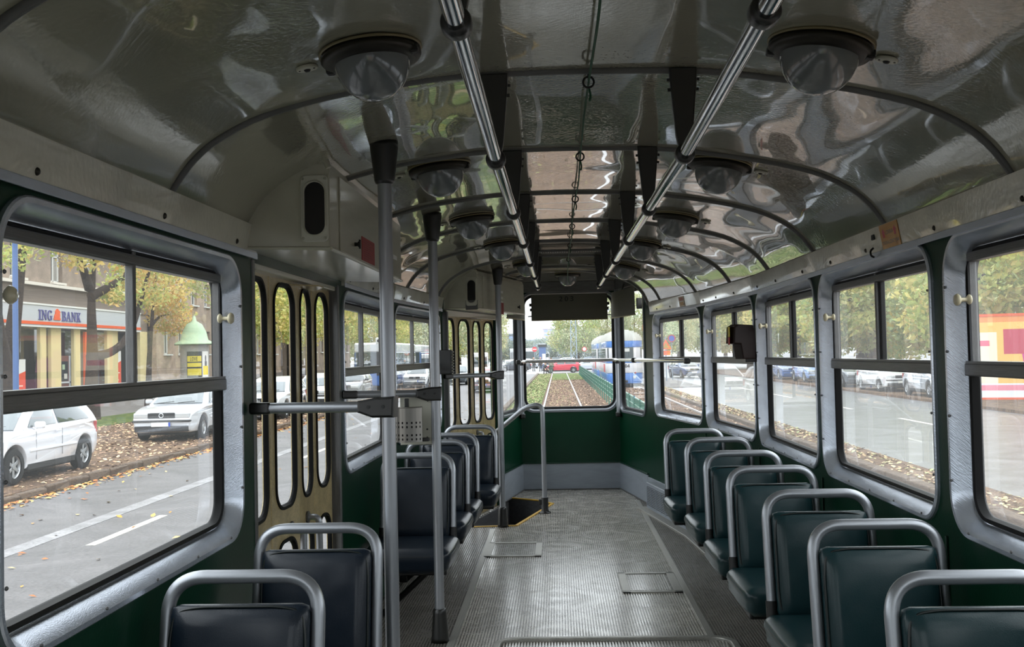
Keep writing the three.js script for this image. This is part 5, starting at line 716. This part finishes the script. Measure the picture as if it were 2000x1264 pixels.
const carTypes = {
  hatch: { W: 1.72, body: [[-2.02, 0.3], [-2.1, 0.5], [-2.08, 0.72], [-1.98, 0.95], [-1.2, 0.96], [0.9, 0.93], [1.55, 0.84], [1.9, 0.7], [2.06, 0.52], [2.06, 0.3]], wz: [1.29, -1.29], cab: [[-1.98, 0.93], [-1.86, 1.16], [-1.62, 1.36], [-1.2, 1.44], [-0.3, 1.46], [0.25, 1.39], [0.62, 1.2], [1.05, 0.92]], gl: [[[-1.62, 0.99], [-1.5, 1.22], [-1.2, 1.34], [-0.42, 1.37], [-0.38, 0.98]], [[-0.3, 0.98], [-0.34, 1.37], [0.18, 1.32], [0.5, 1.14], [0.72, 0.97]]], ws: [[1.04, 0.94], [0.64, 1.19], [0.27, 1.37]], rs: [[-1.97, 1.0], [-1.86, 1.17], [-1.64, 1.34]] },
  estate: { W: 1.76, body: [[-2.3, 0.3], [-2.36, 0.5], [-2.34, 0.8], [-2.2, 0.95], [-1.2, 0.95], [0.75, 0.93], [1.6, 0.86], [2.1, 0.74], [2.24, 0.58], [2.22, 0.3]], wz: [1.36, -1.36], cab: [[-2.24, 0.93], [-2.05, 1.28], [-1.8, 1.42], [-0.7, 1.47], [0.05, 1.4], [0.45, 1.2], [0.92, 0.92]], gl: [[[-2.0, 0.99], [-1.85, 1.28], [-1.55, 1.35], [-1.3, 1.36], [-1.26, 0.99]], [[-1.2, 0.99], [-1.22, 1.37], [-0.5, 1.38], [-0.46, 0.98]], [[-0.38, 0.98], [-0.42, 1.38], [0.0, 1.33], [0.34, 1.16], [0.6, 0.97]]], ws: [[0.9, 0.95], [0.47, 1.2], [0.07, 1.38]], rs: [[-2.23, 1.0], [-2.06, 1.28], [-1.9, 1.37]] },
};
const carGeo = {};
function carParts(k) { return carGeo[k] ??= (() => {
  const T0 = carTypes[k], W = T0.W, s = new THREE.Shape(), B = T0.body, [zf, zr] = T0.wz, R = 0.365, cy = 0.33, e = Math.sqrt(R * R - (cy - 0.24) ** 2);
  const yb = 0.24; s.moveTo(B[0][0], B[0][1]); s.splineThru(B.slice(1, -1).map((p) => new THREE.Vector2(...p))); s.lineTo(...B[B.length - 1]); s.lineTo(B[B.length - 1][0] - 0.12, yb);
  for (const z of [zf, zr]) { s.lineTo(z + e, yb); s.absarc(z, cy, R, Math.asin((yb - cy) / R), Math.PI - Math.asin((yb - cy) / R), false); } s.lineTo(B[0][0] + 0.1, yb); s.closePath();
  const turn = (g, w) => g.rotateY(-Math.PI / 2).translate(w / 2, 0, 0);     // shape x becomes z (forward), extrusion becomes x
  const L = B[B.length - 1][0], plan = (v) => { v.x *= 1 - 0.16 * Math.max(0, (Math.abs(v.z) - 1.2) / (L - 1.2)) ** 2.2 - 0.1 * Math.max(0, (v.y - 0.6) / 0.4) ** 2 - 0.06 * Math.max(0, (0.45 - v.y) / 0.25); };
  const taper = (v) => { v.x *= 1 - 0.3 * Math.max(0, (v.y - 0.93) / 0.54) ** 1.2; };
  const smooth = (g) => toCreasedNormals(g.index ? g.toNonIndexed() : g, 0.7);
  const cw = W * 0.9, slabX = (p, x0, x1, bev = 0.004) => turn(ext(poly(p), x1 - x0, bev), 0).translate(x1, 0, 0);
  const off = (line, d) => line.map(([z, y], i) => { const a = line[Math.max(0, i - 1)], b = line[Math.min(line.length - 1, i + 1)], n = Math.hypot(b[0] - a[0], b[1] - a[1]); return [z - (b[1] - a[1]) / n * d, y + (b[0] - a[0]) / n * d]; });
  const strip = (line, d, w) => { const o = off(line, d), i = off(line, -d * 0.5); return smooth(bend(turn(ext(poly([...o, ...i.reverse()]), w), w), taper)); };
  return {
    zr: Math.min(...B.map((p) => p[0])), zn: Math.max(...B.map((p) => p[0])), W, L, wz: T0.wz, R: 0.32,
    body: smooth(bend(turn(ext(s, W, 0.05, 0, 10), W), plan)), cabin: smooth(bend(turn(ext((() => { const c = new THREE.Shape(); c.moveTo(...T0.cab[0]); c.splineThru(T0.cab.slice(1).map((p) => new THREE.Vector2(...p))); c.closePath(); return c; })(), cw, 0.05), cw), taper)),
    glass: T0.gl.flatMap((p) => [-1, 1].map((sd) => smooth(bend(slabX(p, sd > 0 ? cw / 2 - 0.02 : -cw / 2 - 0.008, sd > 0 ? cw / 2 + 0.008 : -cw / 2 + 0.02), taper)))),
    ws: strip(T0.ws, T0.ws[0][0] > T0.ws[2][0] ? -0.012 : 0.012, cw * 0.86), rs: strip(T0.rs, 0.012, cw * 0.84),
    under: box(W * 0.8, 0.2, L * 1.7, 0, 0.26, 0), sill: box(W * 0.97, 0.1, L * 0.85, 0, 0.27, 0),
  };
})(); }
function car(label, k, color, x, z, turn, y = RY, group, detail = true) {
  const p = carParts(k), t = thing('car', label, 'car', [x, y, z], turn, group), P = paint(color), W = p.W, L = p.L;
  mesh('body', p.body, P, t); mesh('cabin', p.cabin, P, t); p.glass.forEach((g) => mesh('side_window', g, m.carGlass, t)); mesh('windscreen', p.ws, m.carGlass, t); mesh('rear_window', p.rs, m.carGlass, t); mesh('underside', p.under, m.trim, t); mesh('sill', p.sill, m.trim, t);
  for (const zz of p.wz) for (const s of [-1, 1]) { const w = mesh('wheel', wheelGeo.tyre, m.tyre, t); w.position.set(s * (W / 2 - 0.12), p.R, zz); mesh('rim', s > 0 ? wheelGeo.rimR : wheelGeo.rimL, m.rim, w); mesh('brake', wheelGeo.well, m.trim, w); }
  for (const s of [-1, 1]) { mesh('headlight', rbox(0.44, 0.16, 0.34, 0.045, s * (W / 2 - 0.36), 0.69, p.zn - 0.18), m.lampGlass, t); mesh('tail_light', rbox(0.14, 0.28, 0.16, 0.04, s * (W / 2 - 0.2), 0.8, p.zr + 0.1), m.tail, t);
    mesh('mirror', mg(rbox(0.2, 0.13, 0.1, 0.045, s * (W / 2 + 0.03), 1.0, 0.55), rbox(0.1, 0.04, 0.05, 0.01, s * (W / 2 - 0.06), 0.95, 0.56)), P, t); }
  if (!detail) return t;
  mesh('grille', mg(rbox(0.72, 0.14, 0.2, 0.02, 0, 0.69, p.zn - 0.1)), m.trim, t); mesh('grille_ring', new THREE.TorusGeometry(0.055, 0.012, 8, 20).translate(0, 0.69, p.zn + 0.005), m.lampGlass, t); mesh('bumper_strip', mg(rbox(W * 0.86, 0.06, 0.16, 0.02, 0, 0.545, p.zn - 0.045)), m.trim, t); mesh('lower_grille', rbox(W * 0.8, 0.15, 0.14, 0.02, 0, 0.345, L - 0.03), m.trim, t);
  { const n = mesh('number_plate', rbox(0.5, 0.11, 0.02, 0.004, 0, 0.46, p.zn + 0.035), m.white, t); mesh('blue_strip', box(0.05, 0.11, 0.004, 0.225, 0.46, p.zn + 0.046), m.signBlue, n); } mesh('number_plate', rbox(0.5, 0.11, 0.02, 0.004, 0, 0.62, p.zr - 0.015), m.white, t);
  for (const s of [-1, 1]) { for (const zz of [-0.34, 0.62]) mesh('door_gap', box(0.008, 0.5, 0.008, s * (W / 2 - 0.003), 0.64, zz), m.seam, t); for (const zz of [-0.2, -1.12]) mesh('door_handle', rbox(0.03, 0.035, 0.17, 0.012, s * (W / 2 + 0.0), 0.85, zz), P, t); mesh('side_moulding', rbox(0.03, 0.045, 1.75, 0.012, s * (W / 2 + 0.002), 0.56, -0.02), P, t); }
  for (const s of [-1, 1]) mesh('wiper', tube([[s * 0.28 - 0.25, 0.965, 0.99], [s * 0.28 + 0.2, 1.0, 0.95]], 0.012, 0, 6), m.trim, t);
  return t;
}
const SH = RY + 0.1;
car('white hatchback parked nearest at left, seen from its rear side', 'hatch', '#dcdde2', -10.44, -18.45, 0, SH);
car('silver estate car parked nose forward behind the white hatchback', 'estate', '#c3c6cb', -10.62, -28.1, 0.05, SH);
[['white car seen through the first pane of the front folding door', 'estate', '#d8dadc', -10.6, -36.5], ['white hatchback seen through the second pane of the front folding door', 'hatch', '#dfe0e2', -10.5, -43.5], ['dark grey car parked beyond the front folding door', 'hatch', '#4b5157', -10.6, -50.5]].forEach(([l, k, c, x, z]) => car(l, k, c, x, z, 0.02, SH));
car('maroon car on the left road seen through the rear folding door', 'hatch', '#7e2a2a', -4.5, -60, 0, RY);
car('dark teal car on the left road, behind the rear folding door', 'estate', '#2f4048', -7.7, -76, 0, RY);
car('white car on the left road near the rear door', 'hatch', '#dcdcdc', -9.6, -68, 0, SH);
car('white car far off on the left road, left of the left stanchion', 'estate', '#e2e2e2', -7.4, -117, 0.05, RY, undefined, false);
car('white and green taxi far off on the left road', 'estate', '#d3dcd4', -6.6, -136, 0.1, RY, undefined, false);
car('dark grey car turning across the left road end', 'hatch', '#474d57', -5.6, -127, -1.45, RY, undefined, false);
car('white car by the no entry sign', 'estate', '#e4e4e4', -4.6, -150, 0.5, RY, undefined, false);
car('red hatchback standing across the end of the track', 'hatch', '#cf2440', 0.25, -112, -1.5, RY);
car('pale car behind the near end of the green fence', 'hatch', '#c3ccd8', 3.4, -118, -1.6, RY, undefined, false);
[['#b9bdc6', 0.8, -168, -1.5], ['#5f6a80', 4.6, -172, -1.4], ['#aab4c8', 6.5, -176, -1.6], ['#47505e', -1.4, -182, -1.5], ['#c9c9cc', 9.6, -166, -1.5]].forEach(([c, x, z, a], i) => car(`distant parked car beyond the crossing, ${ord[i]} of the row`, i % 2 ? 'estate' : 'hatch', c, x, z, a, RY, 'distant parked cars', false));
car('white car parked under the trees in the second right window', 'estate', '#d6d9dc', 15.5, -48.5, 0.0, SH); car('dark car parked under the trees beside the white one', 'hatch', '#3f4850', 15.5, -54.5, 0, SH);
car('blue car parked under the trees in the third right window', 'hatch', '#5d84bf', 15.6, -63, 0, SH); car('deep blue car behind the blue one under the trees', 'estate', '#3c5c96', 15.6, -70, 0, SH); car('dark blue car seen in the last right window', 'estate', '#35507f', 10.2, -82, 0.2, RY);
car('silver car parked under the trees nearest the hoarding', 'hatch', '#aab0b8', 15.5, -42.2, 0, SH);
// buses and vans: rounded box bodies with bands, panes and wheels
function bigVehicle(name, label, cat, x, z, turn, W, H, L, cols, opt = {}) {
  const t = thing(name, label, cat, [x, opt.y ?? RY, z], turn), [low, mid, top] = cols.map((c) => paint(c)), h1 = H * 0.4, h2 = H * 0.8;
  mesh('lower_body', rbox(W, h1 - 0.25, L, 0.12, 0, (h1 + 0.25) / 2, 0, 4), low, t); mesh('window_band', rbox(W - 0.02, h2 - h1 + 0.1, L - 0.02, 0.1, 0, (h1 + h2) / 2, 0, 4), mid, t); mesh('roof', rbox(W, H - h2 + 0.05, L, 0.14, 0, (H + h2) / 2, 0, 4), top, t);
  const n = opt.n || Math.max(2, Math.round(L / 1.6)); for (const s of [-1, 1]) for (let i = 0; i < n; i++) mesh('side_window', rbox(0.03, h2 - h1 - 0.12, L / n - 0.16, 0.012, s * (W / 2 - 0.002), (h1 + h2) / 2 + 0.02, -L / 2 + (i + 0.5) * L / n), m.carGlass, t);
  for (const s of [-1, 1]) mesh(s > 0 ? 'windscreen' : 'rear_window', rbox(W - 0.3, h2 - h1, 0.04, 0.015, 0, (h1 + h2) / 2 + 0.03, s * (L / 2 - 0.002)), m.carGlass, t);
  for (const zz of [L * 0.32, -L * 0.3]) for (const s of [-1, 1]) { const w = mesh('wheel', wheelGeo.tyre, m.tyre, t); w.position.set(s * (W / 2 - 0.12), 0.42, zz); w.scale.setScalar(opt.ws || 1.4); mesh('rim', s > 0 ? wheelGeo.rimR : wheelGeo.rimL, m.rim, w); }
  for (const s of [-1, 1]) { mesh('headlight', rbox(0.26, 0.18, 0.05, 0.02, s * (W / 2 - 0.3), 0.62, L / 2), m.lampGlass, t); mesh('tail_light', rbox(0.16, 0.34, 0.05, 0.02, s * (W / 2 - 0.16), 0.85, -L / 2), m.tail, t); }
  if (opt.stripe) for (const s of [-1, 1]) mesh('stripe', box(0.02, 0.3, L - 0.3, s * (W / 2 + 0.004), h1 - 0.15, 0), paint(opt.stripe), t);
  return t;
}
bigVehicle('bus', 'blue and white bus at the left road side, behind the window between the doors', 'bus', -11.9, -69, 0, 2.4, 3.0, 11, ['#2f66b4', '#3a5f96', '#d6dae0'], { y: SH, stripe: '#d8dde6', ws: 1.5 });
bigVehicle('bus', 'second blue and white bus farther along the left road side', 'bus', -12.3, -86, 0, 2.4, 3.0, 11, ['#3a70bc', '#4a6a98', '#dfe2e6'], { y: SH, stripe: '#d8dde6', ws: 1.5 });
bigVehicle('coach', 'dark windowed coach beyond the left road end, left of the no entry sign', 'bus', -6.6, -185, 0.3, 2.5, 3.2, 9, ['#d5c48c', '#55606c', '#d9dde2'], { ws: 1.5 });
bigVehicle('van', 'white van with a dark rear window beyond the totem', 'van', -3.6, -300, Math.PI, 2.1, 2.6, 5, ['#dfe3e6', '#dfe3e6', '#e6e8ea'], { n: 3, ws: 1 });
bigVehicle('van', 'white van far off at the left, partly behind the rear door', 'van', -8.4, -104, 0.1, 2.0, 2.4, 5, ['#dfe0e2', '#dcdee0', '#e6e6e8'], { n: 3, ws: 1.05 });
// the blue and white tram on the other track
function otherTram(label, x, z, L) {
  const t = thing('tram', label, 'tram', [x, RY + 0.05, z], 0), W = 2.3, y = (a) => a;
  const plan = (w, l, r) => { const s = new THREE.Shape(), a = w / 2, b = l / 2, c = w * 0.3; for (const k of [1, -1]) { if (k > 0) s.moveTo(-a, -b + 1.1); s.lineTo(k > 0 ? -a : a, k * (b - 1.1)); s.quadraticCurveTo(k > 0 ? -a + 0.02 : a - 0.02, k * (b - 0.25), k > 0 ? -c : c, k * b); s.lineTo(k > 0 ? c : -c, k * b); s.quadraticCurveTo(k > 0 ? a - 0.02 : -a + 0.02, k * (b - 0.25), k > 0 ? a : -a, k * (b - 1.1)); } s.closePath(); return s; };
  const layer = (y0, y1, w, dl, mat, name) => mesh(name, toCreasedNormals(clean(ext(plan(w, L + dl), y1 - y0, 0.02, 0, 10).rotateX(-Math.PI / 2).translate(0, y0, 0)), 0.6), mat, t);
  layer(0.2, 0.85, W - 0.04, -0.04, m.tramBlue, 'lower_band'); layer(0.85, 1.46, W, 0, m.tramWhite, 'white_band'); layer(1.46, 1.6, W + 0.01, 0.01, m.tramBlue, 'waist_line'); layer(1.6, 2.42, W - 0.06, -0.06, m.tramWhite, 'window_band'); layer(2.42, 2.82, W - 0.02, -0.02, m.tramBlue, 'upper_band');
  const dome = []; for (let i = 0; i < 6; i++) { const a = i / 6, b = (i + 1) / 6, k = Math.sqrt(1 - a * a * 0.9); dome.push(ext(plan(W * k, L - (1 - k) * 3.2), 0.62 * (b - a) + 0.001, 0, 0, 8).rotateX(-Math.PI / 2).translate(0, 2.82 + 0.62 * a, 0)); } mesh('roof', mg(dome), m.roofWhite, t);
  const n = Math.round((L - 2.6) / 1.3); for (const s of [-1, 1]) for (let i = 0; i < n; i++) { const w = mesh('side_window', rbox(0.03, 0.72, (L - 2.6) / n - 0.14, 0.012, s * (W / 2 - 0.025), 2.02, -L / 2 + 1.3 + (i + 0.5) * (L - 2.6) / n), m.carGlass, t); mesh('glazing_bar', box(0.012, 0.03, (L - 2.6) / n - 0.14, s * (W / 2 - 0.006), 2.2, -L / 2 + 1.3 + (i + 0.5) * (L - 2.6) / n), m.tramWhite, w); }
  mesh('windscreen', rbox(1.05, 0.78, 0.04, 0.015, 0, 2.02, L / 2 - 0.03), m.carGlass, t); mesh('line_card', box(0.32, 0.2, 0.02, 0.12, 2.25, L / 2 + 0.0), m.white, t); for (const s of [-1, 1]) { mesh('corner_window', rbox(0.5, 0.74, 0.04, 0.015).rotateY(s * 0.75).translate(s * 0.86, 2.02, L / 2 - 0.3), m.carGlass, t); mesh('headlight', cyl(0.1, 0.1, 0.05, 0, 0, 0, 18).rotateX(Math.PI / 2).translate(s * 0.55, 0.6, L / 2), m.lampGlass, t); mesh('tail_lamp', cyl(0.05, 0.05, 0.05, 0, 0, 0, 14).rotateX(Math.PI / 2).translate(s * 0.6, 0.85, L / 2), m.tail, t); mesh('red_panel', box(0.02, 0.5, 1.6, s * (W / 2 + 0.004), 1.15, L / 2 - 2.6), m.signRed, t); }
  mesh('fleet_number', text('104', sansBold, 0.2, 0.01).translate(0.05, 1.28, L / 2 + 0.005), m.trim, t); mesh('roof_box', rbox(0.8, 0.14, 1.6, 0.04, 0, 3.45, L / 2 - 2.5), m.roofWhite, t); mesh('underframe', box(W - 0.4, 0.25, L - 1, 0, 0.16, 0), m.trim, t); mesh('coupler', rbox(0.2, 0.14, 0.6, 0.03, 0, 0.35, L / 2 + 0.2), m.trim, t);
  for (const zz of [L * 0.3, L * 0.16, -L * 0.16, -L * 0.3]) for (const s of [-1, 1]) mesh('wheel', cyl(0.32, 0.32, 0.1, 0, 0, 0, 24).rotateZ(Math.PI / 2).translate(s * 0.72, 0.32, zz), m.trim, t);
  return t;
}
const ot = otherTram('blue and white tram on the other track, its rounded end towards us', 4.0, -68.2, 13); copyOf(ot, [3.95, RY + 0.05, -82], 0, 'second car coupled behind the blue and white tram');
mesh('pantograph', mg(tube([[0, 3.45, 0], [-0.1, 4.3, 0.9]], 0.03, 0, 8), tube([[-0.1, 4.3, 0.9], [-0.15, 5.0, 0.1]], 0.025, 0, 8), box(1.2, 0.04, 0.08, -0.15, 5.0, 0.1)), m.pylon, ot);

// ---------------------------------------------------------------- people, far off by the red car
function person(label, bones, colorAt, x, z, turn) {
  const N = 96, size = 2.0, mc = new MarchingCubes(N, m.skin, false, false, 60000); mc.isolation = 0; const f = mc.field, half = N / 2, pa = V(), ba = V(), p = V();
  const B = bones.map(([a, b, r0, r1]) => ({ a: V(...a), d: V(...b).sub(V(...a)), r0, r1 }));
  for (let k = 0; k < N; k++) for (let j = 0; j < N; j++) for (let i = 0; i < N; i++) { p.set((i - half) / half, (j - half) / half, (k - half) / half); p.y += 0.93; let acc = 0, best = 9;
    for (const b of B) { pa.copy(p).sub(b.a); const h = cl(pa.dot(b.d) / b.d.lengthSq(), 0, 1), d = ba.copy(pa).addScaledVector(b.d, -h).length() - (b.r0 + (b.r1 - b.r0) * h); best = Math.min(best, d); acc += Math.exp(-d * 40); }
    f[i + j * N + k * N * N] = best > 0.3 ? -best : Math.log(acc) / 40; }
  mc.update(); const n = mc.count, pos = new Float32Array(mc.positionArray.slice(0, n * 3)), nor = new Float32Array(mc.normalArray.slice(0, n * 3)), col = new Float32Array(n * 3), c = new THREE.Color();
  for (let i = 0; i < n; i++) { pos[i * 3 + 1] += 0.93; c.set(colorAt(pos[i * 3], pos[i * 3 + 1], pos[i * 3 + 2])); col[i * 3] = c.r; col[i * 3 + 1] = c.g; col[i * 3 + 2] = c.b; }
  const g = new THREE.BufferGeometry(); g.setAttribute('position', new THREE.BufferAttribute(pos, 3)); g.setAttribute('normal', new THREE.BufferAttribute(nor, 3)); g.setAttribute('color', new THREE.BufferAttribute(col, 3));
  const o = one('person', label, 'person', g, m.skin); o.position.set(x, RY, z); o.rotation.y = turn; return o;
}
const hand = (x, y, z, s) => [...[-0.03, -0.01, 0.01, 0.03].map((k, i) => [[x, y, z], [x + k, y - 0.09 + Math.abs(k) * 0.4, z + 0.03], 0.012, 0.009]), [[x, y + 0.03, z], [x - s * 0.04, y - 0.02, z + 0.05], 0.013, 0.01]];
const stand = [[[0, 0.95, 0], [0, 1.38, 0], 0.15, 0.16], [[-0.14, 1.4, 0], [0.14, 1.4, 0], 0.075, 0.075], [[0, 1.45, 0], [0, 1.55, 0.01], 0.055, 0.055], [[0, 1.62, 0.01], [0, 1.69, 0.0], 0.088, 0.098], [[0, 1.6, 0.1], [0, 1.63, 0.105], 0.016, 0.014],
  ...[-1, 1].flatMap((s) => [[[s * 0.19, 1.38, 0], [s * 0.24, 1.1, -0.02], 0.06, 0.048], [[s * 0.24, 1.1, -0.02], [s * 0.25, 0.86, 0.08], 0.045, 0.034], [[s * 0.25, 0.86, 0.08], [s * 0.25, 0.79, 0.1], 0.032, 0.03], ...hand(s * 0.25, 0.78, 0.1, s), [[s * 0.09, 0.92, 0], [s * 0.11, 0.5, 0.02], 0.095, 0.065], [[s * 0.11, 0.5, 0.02], [s * 0.12, 0.09, -0.02], 0.058, 0.042], [[s * 0.12, 0.05, -0.03], [s * 0.13, 0.04, 0.15], 0.045, 0.035]])];
const crouch = [[[0, 0.42, -0.1], [0, 0.82, 0.12], 0.17, 0.16], [[-0.14, 0.84, 0.12], [0.14, 0.84, 0.12], 0.075, 0.075], [[0, 0.9, 0.15], [0, 0.98, 0.18], 0.055, 0.055], [[0, 1.05, 0.22], [0, 1.11, 0.21], 0.088, 0.096], [[0, 1.03, 0.31], [0, 1.06, 0.315], 0.016, 0.014],
  ...[-1, 1].flatMap((s) => [[[s * 0.19, 0.82, 0.14], [s * 0.24, 0.62, 0.32], 0.06, 0.048], [[s * 0.24, 0.62, 0.32], [s * 0.16, 0.52, 0.52], 0.045, 0.034], [[s * 0.16, 0.52, 0.52], [s * 0.15, 0.5, 0.57], 0.03, 0.03], ...hand(s * 0.15, 0.5, 0.58, s), [[s * 0.1, 0.38, -0.08], [s * 0.16, 0.5, 0.3], 0.1, 0.07], [[s * 0.16, 0.5, 0.3], [s * 0.14, 0.09, 0.08], 0.062, 0.043], [[s * 0.14, 0.05, 0.06], [s * 0.15, 0.04, 0.24], 0.045, 0.035]])];
const dress = (coat, legs, hair, head) => (x, y, z) => y > head + 0.09 || (y > head - 0.02 && z < head * 0 - 0.02 + 0.0) ? hair : y > head - 0.1 ? '#c79a80' : y > head - 0.78 && y > 0.48 ? (Math.abs(x) > 0.2 && y < head - 0.74 ? '#c79a80' : coat) : y > 0.09 ? legs : '#17171a';
person('person in dark clothes crouching at the end of the red car', crouch, (x, y, z) => y > 1.12 ? '#1d1a18' : y > 0.97 ? '#c79a80' : z > 0.5 ? '#c79a80' : y > 0.45 ? '#23252e' : y > 0.09 ? '#2a2030' : '#141416', -1.55, -108.4, 0.4);
person('person in green trousers standing beside the red car', stand, dress('#8a8478', '#3d5a4c', '#3a2c22', 1.64), -0.85, -108.7, 2.8);
person('person in dark clothes standing alone left of the group', stand, dress('#2a3340', '#22262e', '#241d18', 1.64), -3.15, -126, 0.5);
person('person in a black coat standing behind the crouching one', stand, dress('#1d2026', '#33302e', '#8a6a4a', 1.64), -2.25, -124, -0.4);

renderer.render(scene, camera);
